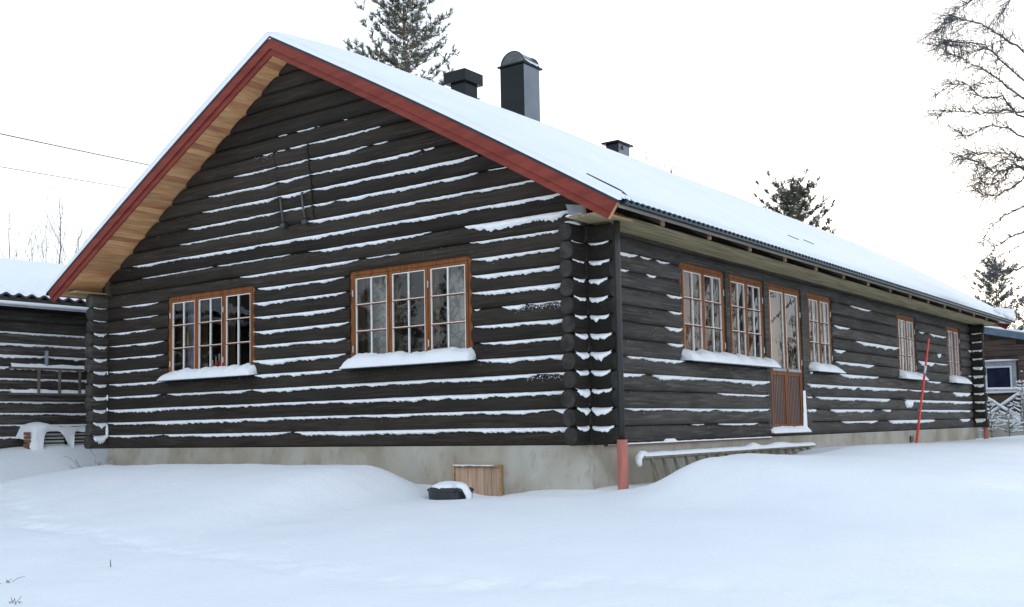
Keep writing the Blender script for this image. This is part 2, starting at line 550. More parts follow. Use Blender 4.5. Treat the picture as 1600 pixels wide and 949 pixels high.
def snow_strip(mp, s0, s1, k, w=1.0, seed=0, n0=0.0, thick=0.10, step=0.022, taper=(1, 1)):
    """snow caught in the groove between log k-1 and log k"""
    mb = MB()
    n = max(3, int((s1 - s0) / step))
    base = 0.045 * w
    tl_ = min(.28, (s1 - s0) * .3)
    prev = None
    z0 = k * P
    for i in range(n + 1):
        s = s0 + (s1 - s0) * i / n
        wz = 0.007 * nz(s * 0.7, (k - 1) * 3.1, seed)
        d = base * (1.0 + 0.45 * nz(s * .8, k * 5.1, seed + 6)) * (1.0 + 0.34 * fbm(s * 3.1, k * 1.9, seed, 3) + 0.30 * nz(s * 17, k * 7.7, seed) + 0.22 * nz(s * 60, k * 2.7, seed))
        d -= 0.014 * max(0, nz(s * 42, k * 3.3, seed + 4))
        d += 0.03 * w * max(0.0, nz(s * 5.5, k * 9.1, seed + 12) - .45)
        e0 = min(1.0, (s - s0) / (tl_ if taper[0] else 0.02) + 0.15)
        e1 = min(1.0, (s1 - s) / (tl_ if taper[1] else 0.02) + 0.15)
        d *= min(e0, e1) ** 0.7
        gap = nz(s * 2.0, k * 11.3, seed + 8)
        if w < 0.65:
            d *= 0.6 + 0.9 * nz(s * 9, k * 2.2, seed + 2)
            if gap > 0.35:
                d = 0
        d = max(d, 0.0)
        if d < 0.006:
            prev = None
            continue
        top = z0 + 0.004 + wz + 0.003 * nz(s * 12, k, seed)
        nt_ = surf_n(0.0, thick) + n0 - 0.012
        rows = []
        for q, (fz, bl) in enumerate(((0.0, 0.0), (0.04, 0.008), (0.34, 0.026), (0.76, 0.028), (1.0, -0.003))):
            t = d * fz
            nn = surf_n(t, thick) + n0
            if q == 0:
                nn = nt_
            bulge = bl * (0.75 + 0.5 * min(1.6, w)) * (1 + 0.5 * nz(s * 14, q * 3 + k, seed))
            rows.append(mp(s, nn + bulge + 0.003 * (q > 0), top - t))
        o = len(mb.v)
        mb.v += rows
        if prev is not None:
            for q in range(4):
                mb.f.append((prev + q, prev + q + 1, o + q + 1, o + q))
        prev = o
    if len(mb.f) == 0:
        return None
    return mb

def saddle(mp, s0, s1, k, w, seed, parent):
    """snow held between two round log ends: winged at both sides, sagging in the middle"""
    mb = MB()
    n = 14
    for i in range(n + 1):
        f = i / n
        e = abs(2 * f - 1)
        s = s0 + (s1 - s0) * f
        top = k * P + .002 + .020 * e ** 2.5 * (1 + .8 * nz(seed, f * 2))
        d = w * (.014 + .042 * (1 - e ** 2.4)) * (1 + .45 * nz(s * 16, seed) + .35 * nz(s * 42, seed + 3)) + .020 * e ** 2.5
        for q, (fz, bl) in enumerate(((0, 0), (.05, .012), (.4, .030), (.8, .026), (1, 0))):
            t = max(0.0, d * fz - .020 * e ** 2.5)
            zr = max(0.0, min(.99, (P / 2 - t) / .1105))
            nn = -.10 + .10 * (1 - zr ** 2.3) ** (1 / 2.3)
            mb.v.append(mp(s, nn + bl * w ** .5 + .002, top - d * fz))
    for i in range(n):
        for q in range(4):
            mb.f.append((i * 5 + q, i * 5 + q + 1, (i + 1) * 5 + q + 1, (i + 1) * 5 + q))
    return mb.build("snow_strip", M['snow_rough'], parent, smooth=True)

# ------------------------------------------------------------------ ground
TP_ = [(-11, -1.5), (-7.19, -3.05), (-4.0, -4.46), (-2.06, -4.72), (-.74, -4.82), (.68, -5.07), (1.52, -5.15), (2.34, -5.06), (3.21, -4.6), (4.39, -4.43), (5.38, -4.35), (8, -3.6)]
TRACK = [(*TP_[i], *TP_[i + 1]) for i in range(len(TP_) - 1)]
def ground_h(x, y):
    sy, sx = max(0.0, -y), max(0.0, x) * 0.35
    h = -0.50 - 0.057 * min(math.hypot(sy, sx), 15)
    # long drift along the gable
    A = 0.335 * sm(-10.1, -8.2, x) * (1 - sm(-2.75, -1.65, x))
    yc = -0.95
    g = math.exp(-((y - yc) / 0.5) ** 2) if y > yc else math.exp(-((y - yc) / 2.6) ** 2)
    A2 = A * g
    h += A2
    # a second lobe of the drift
    h += 0.05 * math.exp(-((x + 2.9) / 0.9) ** 2 - ((y + 1.9) / 0.8) ** 2)
    # hollow in front of the cellar hatch
    h -= 0.17 * math.exp(-((x + 1.45) / 0.6) ** 2 - ((y + 0.35) / 0.65) ** 2)
    h -= 0.03 * math.exp(-((x + 0.4) / 0.9) ** 2 - ((y + 0.2) / 0.4) ** 2)
    # drift along the long side
    xc = 1.45
    B = 0.375 * sm(-1.35, 0.30, y) * (1 - 0.3 * sm(4, 14, y)) * (1 - sm(24, 30, y))
    sw = 0.50 + 2.6 * sm(4.2, 7.0, y)
    g = math.exp(-((x - xc) / sw) ** 2) if x < xc else math.exp(-((x - xc) / 3.2) ** 2)
    h += B * g
    h += 0.05 * math.exp(-((y - 1.1) / 0.6) ** 2 - ((x - 1.3) / 0.7) ** 2)
    h -= 0.05 * math.exp(-((y - 3.1) / 1.2) ** 2 - ((x - 1.0) / 0.9) ** 2)
    # rising snow towards the shed
    h += 0.56 * (1 - sm(-11.6, -9.9, x)) * sm(-6.5, -0.8, y)
    # step of blown snow by the corner
    h += 0.04 * sm(0.1, 0.8, x) * math.exp(-((y + 0.1) / 0.35) ** 2)
    # undulation and fine wind texture
    h += 0.035 * fbm(x * 0.25, y * 0.25, 1.0, 2)
    near = 1 - sm(12, 30, math.hypot(x - 2, y + 3))
    if near > 0:
        h += near * (0.012 * fbm(x * 1.1, y * 1.4, 3.0, 3) + 0.004 * nz(x * 5, y * 7, 2.0))
        # old track across the foreground, half blown over
        for (x0, y0, x1, y1) in TRACK:
            dx, dy = x1 - x0, y1 - y0
            l2 = dx * dx + dy * dy
            t = max(0, min(1, ((x - x0) * dx + (y - y0) * dy) / l2))
            d = math.hypot(x - x0 - t * dx, y - y0 - t * dy)
            if d < 0.5:
                q = math.exp(-(d / 0.17) ** 2)
                h += q * (0.040 * fbm(x * 3.4, y * 3.4, 6.0, 3) - 0.016) * (1 if 0 < t < 1 else .5)
    return h

def axis_coords(a, b, step, lo, hi):
    c = []
    x = a
    while x < b:
        c.append(x)
        x += step
    c.append(b)
    s = step
    x = b
    while x < hi:
        s *= 1.16
        x += s
        c.append(x)
    s = step
    x = a
    while x > lo:
        s *= 1.16
        x -= s
        c.insert(0, x)
    return c

gx = axis_coords(-11.8, 7.0, 0.055, -320, 320)
gy = axis_coords(-8.0, 3.0, 0.055, -320, 360)
gm = MB()
for y in gy:
    for x in gx:
        gm.v.append((x, y, ground_h(x, y)))
nx = len(gx)
for j in range(len(gy) - 1):
    for i in range(nx - 1):
        gm.f.append((j * nx + i, j * nx + i + 1, (j + 1) * nx + i + 1, (j + 1) * nx + i))
ground = gm.build("snow_ground", M['snow'], smooth=True)
ground["kind"] = "structure"
ground["label"] = "drifted smooth snow covering the ground around the log house"

# ------------------------------------------------------------------ log house
house = thing("log_house", "long dark tarred log house with red gable boards and snow on its roof", "house")

fm = MB()
fm.box((-9.62, 0.03, -1.6), (-0.02, 18.16, 0.0))
fnd = fm.build("foundation", M['concrete'], house)

# windows: (map, s0, s1, casements)
Z0, Z1 = 1.10, 2.42
GW = [(-7.98, -5.91), (-3.90, -1.77)]
LW = [(2.40, 3.76), (3.92, 5.16), (7.02, 8.16), (12.08, 13.32), (15.93, 17.08)]
DOOR = (5.33, 6.70)

def log_with_snow(mp, s0, s1, k, mt, snow, seed, n0=0.0, cuts=(), thick=0.10, trim=False, rnd=(.3, .3)):
    o = log_mesh(mp, s0, s1, k, seed=seed, n0=n0, cuts=cuts, thick=thick, trim=trim, rnd=rnd).build("log", mt, house, smooth=False)
    o.data.polygons.foreach_set("use_smooth", [len(p.vertices) == 4 for p in o.data.polygons])
    o.data.materials.append(M['log_corner'])
    o.data.materials.append(M['log_end'])
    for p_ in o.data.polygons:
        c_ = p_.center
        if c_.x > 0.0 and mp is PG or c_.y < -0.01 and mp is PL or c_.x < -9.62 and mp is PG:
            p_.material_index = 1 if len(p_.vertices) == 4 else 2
    # the snow lies on the TOP of this log, i.e. at seam k+1
    for a, b, w in snow:
        a2, b2 = max(a, s0 + 0.01), min(b, s1 - 0.01)
        if b2 - a2 > 0.03:
            mb = snow_strip(mp, a2, b2, k + 1, w, seed, n0)
            if mb:
                mb.build("snow_strip", M['snow_rough'], o, smooth=True)
    return o

EXT = 0.30
GS = {21: [(-5.14, -4.11, .55), (-3.8, -3.7, .5)], 20: [(-5.56, -4.9, .55), (-4.9, -3.13, .7)],
      19: [(-6.15, -3.4, .85), (-3.3, -2.93, .5)], 18: [(-6.78, -2.45, .95), (-2.4, -2.2, .6)],
      17: [(-6.95, -1.53, 1.0)], 16: [(-7.33, -4.1, .95), (-4.05, -1.55, 1.2), (-1.4, -1.04, .6)],
      15: [(-7.58, -5.27, .75), (-4.66, -0.63, 1.25)], 14: [(-8.85, -0.29, 1.1)],
      13: [(-8.64, -6.83, .65), (-6.72, -5.07, .7), (-4.69, -2.39, .95), (-1.79, -0.20, 2.1)],
      12: [(-6.2, -3.72, 1.0), (-3.6, -2.82, .55), (-1.75, -.25, 1.1)],
      11: [(-9.22, -8.24, .8), (-5.79, -4.0, 1.2), (-1.72, -.25, 1.2)],
      10: [(-9.18, -8.24, .7), (-5.92, -3.97, 1.1), (-1.72, -.25, 1.2)],
      9: [(-9.58, -8.3, .8), (-5.92, -3.99, 1.1), (-1.72, -.22, 1.4)],
      8: [(-9.58, -8.08, .8), (-5.92, -3.89, 1.1), (-1.25, -.9, 1.3), (-.9, -.25, .6), (-1.7, -1.62, .8)],
      7: [(-9.57, -8.08, .9), (-5.92, -3.97, 1.1), (-1.7, -.22, 1.1)],
      6: [(-9.57, -8.21, .8), (-5.92, -3.98, 1.2), (-1.6, -.22, 1.1)],
      5: [(-9.57, -8.03, .9), (-5.88, -4.02, 1.1), (-1.65, -.05, 1.2)],
      4: [(-9.6, -8.16, .9), (-7.96, -5.95, .8), (-5.9, -.75, 1.1), (-.75, -.1, .62)],
      3: [(-9.6, -.05, 1.1)], 2: [(-9.59, -.5, 1.05), (-.5, -.05, 2.0)], 1: [(-9.59, -8.1, .9), (-8.05, -5.1, 1.0), (-5.0, -.05, 1.25)]}
LS = {1: [(1.97, 3.32, .45), (3.4, 4.77, .6), (8.46, 10.44, .8), (11.15, 14.38, 1.2), (16.67, 17.6, 1.2)],
      2: [(.5, .76, .7), (.77, 3.33, .7), (3.33, 5.2, .75), (6.78, 7.15, 1.0), (7.9, 10.25, 1.0), (10.79, 11.3, .9), (13.25, 17.73, .95)],
      3: [(3.4, 5.2, .6), (6.8, 7.03, .8), (7.22, 11.27, 1.0), (12.27, 12.8, 2.6), (12.84, 17.95, 1.0)],
      4: [(.5, 1.31, .85), (1.5, 5.2, 1.15), (6.82, 9.36, 1.1), (9.36, 12.49, 1.2), (12.6, 14.2, .75), (14.3, 15.0, .8), (16.15, 17.73, 1.4)],
      5: [(.89, 1.3, .75), (1.2, 2.4, .9), (8.47, 10.62, .95), (14.04, 15.1, 1.0), (7.0, 7.05, 1)],
      6: [(1.96, 2.37, 1.1), (8.29, 10.33, 1.1), (17.74, 18.0, .8)],
      7: [(1.89, 2.36, .9), (8.22, 8.74, 1.1), (13.4, 14.61, 1.5), (14.75, 15.8, .6)],
      8: [(2.02, 2.36, .7), (9.41, 12.0, 1.2), (14.94, 15.16, 1.4)],
      9: [(1.98, 2.38, .9), (8.26, 9.06, 1.0), (17.87, 18.1, 1)],
      10: [(.7, .97, .7), (1.45, 1.66, .7), (13.61, 13.95, .8), (14.44, 15.77, 1.0)],
      11: [(.5, 1.2, .9), (1.3, 1.55, .7), (1.72, 2.06, .7), (9.21, 10.37, .7)]}

HB = (-5.21, -4.53)             # small hatch cut in the upper gable logs, courses 15..19
for k in range(0, 26):
    z_lo, z_hi = k * P, (k + 1) * P
    if k < 12:
        x0, x1 = -W - 0.2 - EXT, EXT + 0.0
    else:
        u = (PK - 0.27 - z_lo) / SL
        if u < 0.15:
            break
        x0, x1 = RX - u - 0.04, RX + u + 0.04
        if k == 12:
            x0, x1 = max(x0, -9.75), min(x1, 0.0)
    spans = [(x0 + R.uniform(-.02, .02), x1 + R.uniform(-.03, .02))]
    cuts = []
    openings = []
    if 5 <= k <= 10:
        openings = list(GW)
    if k == 11:
        cuts = [(a - 0.0, b + 0.0, Z1, 9) for a, b in GW]
    if 15 <= k <= 19:
        openings = [(HB[0] - 0.012, HB[0] + 0.0), (HB[1], HB[1] + 0.012)]
    for a, b in openings:
        new = []
        for s0, s1 in spans:
            if a > s0 and b < s1:
                new += [(s0, a), (b, s1)]
            else:
                new.append((s0, s1))
        spans = new
    for (s0, s1) in spans:
        n0 = 0.012 if (abs(s0 - HB[0]) < 0.03 and abs(s1 - HB[1]) < 0.03) else 0.0
        sn = list(GS.get(k + 1, []))
        if s1 > 0.2:
            w = [1.2, 1.5, 1.1, 1.3, 1.6, 1.2, 1.1, 1.2, 1.4, 1.1, .7, 0][k]
            if w > 0:
                saddle(PG, 0.0, .27 + R.uniform(-.02, .02), k + 1, w, k * 2.3, house)
        if s0 < -W - 0.2:
            sn.append((-W - .5, -W - .22, .8))
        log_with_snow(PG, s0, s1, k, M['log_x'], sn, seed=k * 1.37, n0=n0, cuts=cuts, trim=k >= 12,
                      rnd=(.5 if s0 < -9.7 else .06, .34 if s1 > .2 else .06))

def crumbs(mp, n, s0, s1, ks, seed, smin=.003, smax=.009):
    rn = random.Random(seed)
    mb = MB()
    for i in range(n):
        s_ = rn.uniform(s0, s1)
        k_ = rn.choice(ks)
        t_ = abs(rn.gauss(0, .035)) + .008
        if t_ > .1:
            continue
        nn = surf_n(t_) + .004
        z_ = k_ * P - t_
        a_ = rn.uniform(smin, smax)
        b_ = a_ * rn.uniform(.4, 1.0)
        o = len(mb.v)
        mb.v += [mp(s_ - a_, nn, z_), mp(s_, nn, z_ - b_), mp(s_ + a_, nn, z_ + b_ * .3), mp(s_, nn, z_ + b_), mp(s_, nn + .005, z_)]
        mb.f += [(o, o + 1, o + 4), (o + 1, o + 2, o + 4), (o + 2, o + 3, o + 4), (o + 3, o, o + 4)]
    o = mb.build("snow_crumbs", M['snow_rough'], house)
    o["kind"] = "stuff"
    return o
crumbs(PG, 260, -1.15, -.25, [8], 1, .003, .008)
crumbs(PG, 140, -.95, -.05, [4], 2, .003, .008)
crumbs(PG, 60, -5.7, -4.6, [20], 3, .002, .006)
crumbs(PG, 700, -9.4, -.1, list(range(1, 19)), 5, .002, .005)
crumbs(PL, 420, .5, 17.9, list(range(1, 12)), 6, .003, .008)
# long wall logs (their ends reach past the gable corner)
for k in range(0, 12):
    spans = [(-EXT + R.uniform(-.02, .02), L + 0.02)]
    cuts = []
    if k == 11:
        cuts = [(a, b, Z1, 9) for a, b in LW] + [(DOOR[0], DOOR[1], 2.45, 9), (3.76, 3.92, Z1, 9), (5.16, 5.33, Z1, 9), (6.70, 7.02, Z1, 9)]
        cuts = [(2.40, 8.16, Z1, 9), (12.08, 13.32, Z1, 9), (15.93, 17.08, Z1, 9)]
        opn = []
    elif 5 <= k <= 10:
        opn = [(2.40, 8.16), (12.08, 13.32), (15.93, 17.08)]
    elif k >= 1:
        opn = [(5.27 + R.uniform(-.01, .02), 6.76)]
    else:
        opn = []
        cuts = [(5.22, 6.74, -9, 0.10)]
    for a, b in opn:
        new = []
        for s0, s1 in spans:
            if a > s0 and b < s1:
                new += [(s0, a), (b, s1)]
            else:
                new.append((s0, s1))
        spans = new
    for s0, s1 in spans:
        sn = [(a_, b_, w_ * 1.2) for a_, b_, w_ in LS.get(k + 1, [])]
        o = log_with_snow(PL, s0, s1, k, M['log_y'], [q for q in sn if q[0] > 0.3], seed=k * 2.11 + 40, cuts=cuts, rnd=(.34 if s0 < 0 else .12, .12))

# snow on the protruding ends of the long-wall logs: thin sheets lying on their flank
def flank_snow(xface, sgn, k, y0, y1, w):
    saddle(lambda s, n, z: (xface + sgn * n, s, z), y0, y1, k, w, k + 3.3, house)
for k in range(1, 12):
    flank_snow(0.0, 1, k, -EXT + 0.05, 0.0, [1.0, 1.3, 1.5, 1.2, 1.4, 1.2, .9, .8, .7, .6, .25][k - 1])
    flank_snow(-W, 1, k, -EXT + 0.05, 0.0, [2.4, 1.5, 1.0, 1.3, 1.0, 1.1, 1.2, .9, .9, .5, .4][k - 1])

# snow packed down the inner angle at the left corner
for z0_, z1_, r_ in ((.17, .40, .022), (.62, .68, .012), (.80, .90, .014), (1.24, 1.30, .010)):
    mb = MB()
    pts = [(-W + .012 + .006 * nz(z0_, i), -.012, z0_ + (z1_ - z0_) * i / 6) for i in range(7)]
    mb.tube(pts, [r_ * (.35 + .8 * math.sin(math.pi * (i + .7) / 7.4)) for i in range(7)], 8)
    mb.build("snow_wedge", M['snow_rough'], house, smooth=True)
# left wall and back wall logs: straight, seen only by their ends
for k in range(0, 12):
    mp = lambda s, n, z: (-W - 0.2 - n + 0.0, s, z)
    o = log_mesh(mp, -EXT + R.uniform(-.03, .02), L + 0.02, k, seed=k + 80).build("log", M['log_y'], house, smooth=True)
    mp = lambda s, n, z: (s, L + n, z)
    o = log_mesh(mp, -W - 0.45, EXT + R.uniform(-.02, .03), k, seed=k + 120).build("log", M['log_x'], house, smooth=True)
    # front flank of the far corner ends carries snow
    if k > 0:
        mp2 = lambda s, n, z: (s, L - 0.2 - n, z)
        mb = snow_strip(mp2, 0.04, EXT - 0.02, k, [1.7, .9, 1.9, 1.2, 1.9, 1.6, 2.0, 1.2, 1.2, 1.1, .7][k - 1], seed=k + 5.5, taper=(0, 0))
        if mb:
            mb.build("snow_strip", M['snow_rough'], o, smooth=True)
    mp = lambda s, n, z: (s, L + n, z)
# back gable closed above the eave
bk = MB()
bk.add([(-9.7, L - .1, 2.55), (0.1, L - .1, 2.55), (RX, L - .1, 5.45)], [(0, 1, 2)])
bk.add([(-9.7, L - .12, 2.55), (0.1, L - .12, 2.55), (RX, L - .12, 5.45)], [(0, 2, 1)])
bk.build("back_gable_panel", M['log_x'], house)

# rounded snow caps on the top corner ends
def blob(name, mt, parent, cx, cy, cz, rx, ry, rz, seed=0, n=14, m_=7, amp=0.18, flat=0.25):
    mb = MB()
    for j in range(m_ + 1):
        ph = math.pi * j / m_
        for i in range(n):
            th = 2 * math.pi * i / n
            d = Vector((math.sin(ph) * math.cos(th), math.sin(ph) * math.sin(th), math.cos(ph)))
            r_ = 1 + amp * fbm(d.x * 1.6 + seed, d.y * 1.6, d.z * 1.6 + seed, 3)
            zz = d.z if d.z > 0 else d.z * flat
            mb.v.append((cx + d.x * rx * r_, cy + d.y * ry * r_, cz + zz * rz * r_))
    for j in range(m_):
        for i in range(n):
            i2 = (i + 1) % n
            mb.f.append((j * n + i, (j + 1) * n + i, (j + 1) * n + i2, j * n + i2))
    return mb.build(name, mt, parent, smooth=True)
blob("snow_cap", M['snow_rough'], house, -0.10, -0.16, 12 * P - 0.005, 0.085, 0.13, 0.04, 3)

# interior: floor is the foundation top; ceiling, partitions
im = MB()
im.box((-9.45, 0.2, 2.60), (-0.15, 18.0, 2.66))
im.build("ceiling", M['interior'], house)
im = MB()
im.box((-9.4, 3.4, 0.0), (-2.3, 3.5, 2.59))
im.box((-2.4, 3.52, 0.0), (-2.3, 18.0, 2.59))
im.build("partition", M['interior'], house)

# ------------------------------------------------------------------ windows
def mbox(mp, s0, s1, n0, n1, z0, z1):
    mb = MB()
    p = [mp(s0, n0, z0), mp(s1, n0, z0), mp(s1, n1, z0), mp(s0, n1, z0), mp(s0, n0, z1), mp(s1, n0, z1), mp(s1, n1, z1), mp(s0, n1, z1)]
    mb.hexa(p)
    return mb

def merge(*ms):
    o = MB()
    for q in ms:
        o.add(q.v, q.f)
    return o

def sill_snow(mp, s0, s1, n0, n1, zb, h, parent, seed, edge_lo=0.12, edge_hi=0.12):
    """a pillow of snow lying on a window ledge, thicker at the glass"""
    mb = MB()
    ns, nn = max(10, int((s1 - s0) / 0.025)), 12
    for i in range(ns + 1):
        s = s0 + (s1 - s0) * i / ns
        e = min(1, (s - s0) / edge_lo, (s1 - s) / edge_hi)
        e = math.sqrt(max(0.0, 1 - (1 - e) ** 2))
        wav = 0.75 + 0.5 * fbm(s * 2.1, seed, 0, 3) * 0.6 + 0.16 * nz(s * 9, seed) + .07 * nz(s * 27, seed)
        for j in range(nn + 1):
            t = j / nn
            n = n0 + (n1 - n0) * t
            prof = (1 - t ** 5) * (1 - 0.22 * t)
            n += 0.012 * nz(s * 6, t * 3, seed) * t
            z = zb + 0.012 + h * max(0.04, wav * prof) * (0.25 + 0.75 * e) - 0.045 * t
            z += .006 * fbm(s * 16, t * 5 + seed, 0, 2) * (t > .05)
            mb.v.append(mp(s, n, z))
        mb.v.append(mp(s, n1 + 0.004, zb - 0.05))
        mb.v.append(mp(s, n0, zb - 0.03))
    q = nn + 3
    for i in range(ns):
        for j in range(q):
            j2 = (j + 1) % q
            mb.f.append((i * q + j, i * q + j2, (i + 1) * q + j2, (i + 1) * q + j))
    mb.f.append(tuple(range(q))[::-1])
    mb.f.append(tuple(ns * q + j for j in range(q)))
    o = mb.build("sill_snow", M['snow'], parent, smooth=True)
    return o

def window(mp, s0, s1, z0, z1, ncas, sill=True, hinges=(), nf=-0.035, cols=2, rows=3, name="window"):
    fr = 0.045
    # the window object itself is its outer frame
    parts = [mbox(mp, s0 - .01, s0 + fr, nf - .10, nf, z0 - 0.02, z1), mbox(mp, s1 - fr, s1 + .01, nf - .10, nf, z0 - .02, z1),
             mbox(mp, s0 + fr, s1 - fr, nf - .10, nf, z1 - 0.055, z1 + 0.012), mbox(mp, s0 + fr, s1 - fr, nf - .10, nf, z0 - .02, z0 + 0.04)]
    win = merge(*parts).build(name, M['window_wood'], house)
    bevel(win, 0.004, 1)
    cw = (s1 - s0 - 2 * fr) / ncas
    for c in range(ncas):
        a, b = s0 + fr + c * cw, s0 + fr + (c + 1) * cw
        g = 0.004
        st = 0.05
        za, zb = z0 + 0.044, z1 - 0.059
        cs = merge(mbox(mp, a + g, a + st, nf - .055, nf + .008, za, zb), mbox(mp, b - st, b - g, nf - .055, nf + .008, za, zb),
                   mbox(mp, a + st, b - st, nf - .055, nf + .008, zb - st * .8, zb), mbox(mp, a + st, b - st, nf - .055, nf + .008, za, za + st)
                   ).build("casement", M['window_wood'], win)
        bevel(cs, 0.004, 1)
        ia, ib, ja, jb = a + st, b - st, za + st, zb - st * .8
        # white edge strips round the glass and the bars
        e = 0.011
        nb0, nb1 = nf - .03, nf + .002
        bar = merge(mbox(mp, ia, ia + e, nb0, nb1, ja, jb), mbox(mp, ib - e, ib, nb0, nb1, ja, jb),
                    mbox(mp, ia + e, ib - e, nb0, nb1, jb - e, jb), mbox(mp, ia + e, ib - e, nb0, nb1, ja, ja + e))
        bar.build("glazing_bead", M['white'], win)
        pw, ph = (ib - ia) / cols, (jb - ja) / rows
        for i in range(1, cols):
            x = ia + i * pw
            mbox(mp, x - .0075, x + .0075, nb0, nb1 + .002, ja + e, jb - e).build("glazing_bar", M['white'], win)
        for j in range(1, rows):
            z = ja + j * ph
            mbox(mp, ia + e, ib - e, nb0 - .001, nb1 - .003, z + .001, z + .011).build("glazing_bar", M['white'], win)
            mbox(mp, ia + e, ib - e, nb0 - .001, nb1 + .006, z - .013, z + .0).build("glazing_bar", M['window_wood'], win)
        for i in range(cols):
            for j in range(rows):
                tl = R.uniform(-.0012, .0012)
                x0, x1 = ia + i * pw + .006, ia + (i + 1) * pw - .006
                zz0, zz1 = ja + j * ph + .006, ja + (j + 1) * ph - .006
                n_ = nf - .018
                mb = MB()
                mb.add([mp(x0, n_ + tl, zz0), mp(x1, n_ - tl, zz0), mp(x1, n_ - tl + .001, zz1), mp(x0, n_ + tl - .001, zz1)], [(0, 1, 2, 3)])
                mb.build("pane", M['glass'], win)
    for c in range(ncas + 1):
        x = s0 + fr + c * cw
        if 0 < c < ncas:
            mbox(mp, x - .035, x + .035, nf - .19, nf - .12, z0 + .02, z1 - .03).build("inner_sash", M['reveal'], win)
    for hs in hinges:
        for hz in (z0 + 0.22, z1 - 0.30):
            mb = MB()
            p0, p1 = mp(hs, nf + .016, hz - .045), mp(hs, nf + .016, hz + .045)
            mb.tube([p0, p1], 0.008, 8)
            mb.build("hinge", M['hinge'], win)
    # reveal lining
    d0, d1 = nf - .10, nf - .26
    rv = merge(mbox(mp, s0 - .01, s0 + .02, d1, d0 - .002, z0, z1), mbox(mp, s1 - .02, s1 + .01, d1, d0 - .002, z0, z1),
               mbox(mp, s0 + .02, s1 - .02, d1, d0 - .002, z1 - .03, z1), mbox(mp, s0 + .02, s1 - .02, d1, d0 - .002, z0 - .02, z0 + .02))
    rv.build("reveal", M['reveal'], win)
    return win

def curtain(mp, win, s0, s1, z0, z1, nback, mt, fold=0.02, freq=55):
    mb = MB()
    n = max(8, int((s1 - s0) / 0.015))
    for i in range(n + 1):
        s = s0 + (s1 - s0) * i / n
        d = fold * math.sin(s * freq + 1.3 * math.sin(s * 9))
        mb.v.append(mp(s, nback + d, z0))
        mb.v.append(mp(s, nback + d * 0.7, z1))
    for i in range(n):
        mb.f.append((2 * i, 2 * i + 2, 2 * i + 3, 2 * i + 1))
    return mb.build("curtain", mt, win, smooth=True)

def ledge(mp, win, s0, s1, zb, seed, h=0.13, n1=0.13):
    h *= 1.12
    mb = MB()
    p = [mp(s0, -0.04, zb - .012), mp(s1, -0.04, zb - .012), mp(s1, n1, zb - .062), mp(s0, n1, zb - .062),
         mp(s0, -0.04, zb), mp(s1, -0.04, zb), mp(s1, n1, zb - .05), mp(s0, n1, zb - .05)]
    mb.hexa(p)
    mb.build("sill", M['black_metal'], win)
    sill_snow(mp, s0 - .02, s1 + .02, -0.035, n1 + 0.01, zb, h, win, seed)

w1 = window(PG, GW[0][0], GW[0][1], Z0 + .02, Z1 - .005, 3, hinges=(GW[0][0] + .05, GW[0][0] + 1.36))
w2 = window(PG, GW[1][0], GW[1][1], Z0 + .02, Z1 - .005, 3, hinges=(GW[1][0] + .05, GW[1][0] + 1.42))
ledge(PG, w1, GW[0][0] - .02, GW[0][1] + .06, Z0 + .015, 1.0, 0.14, 0.15)
ledge(PG, w2, GW[1][0] - .02, GW[1][1] + .06, Z0 + .015, 2.0, 0.15, 0.15)
a, b = GW[0]
curtain(PG, w1, a - .6, a - .16, Z0, Z1, -.36, M['curtain_brown'])
curtain(PG, w1, a - .16, a + .17, Z0, Z1, -.40, M['curtain_lilac'])
a, b = GW[1]
curtain(PG, w2, a - .14, a + .32, Z0 - .1, Z1, -.40, M['curtain_grey'], 0.022, 30)
curtain(PG, w2, b - .70, b - .28, Z0 - .1, Z1, -.40, M['curtain_grey'], 0.022, 30)
wl = []
for i, (s0, s1) in enumerate(LW):
    w = window(PL, s0, s1, Z0 + .02, Z1 - .005, 2, hinges=(s1 - .03,))
    wl.append(w)
    curtain(PL, w, s0 - .1, s0 + (s1 - s0) * .46, Z0 - .1, Z1, -.36, M['curtain_brown'], .03, 42)
    curtain(PL, w, s0 + (s1 - s0) * .46, s1 + .25, Z0 - .1, Z1, -.42, M['curtain_brown'], .03, 36)
ledge(PL, wl[0], 2.34, 3.93, Z0 + .015, 3.0, .14, .16)
ledge(PL, wl[1], 3.96, 5.30, Z0 + .015, 4.0, .13, .16)
ledge(PL, wl[2], 6.96, 8.24, Z0 + .015, 5.0, .12, .16)
ledge(PL, wl[3], 12.02, 13.5, Z0 + .015, 6.0, .15, .16)
ledge(PL, wl[4], 15.9, 17.3, Z0 + .015, 7.0, .15, .16)

# dark posts between the windows of the long side
for a, b in ((3.775, 3.905), (5.175, 5.315), (6.715, 7.005)):
    z0_ = Z0 - .02 if a < 5 else (Z0 - .02 if a < 6 else 0.12)
    o = mbox(PL, a, b, -.12, -.005, (Z0 - .01 if a < 5.0 else 0.12), Z1 + .02).build("window_post", M['log_y'], house)
    bevel(o, .008)

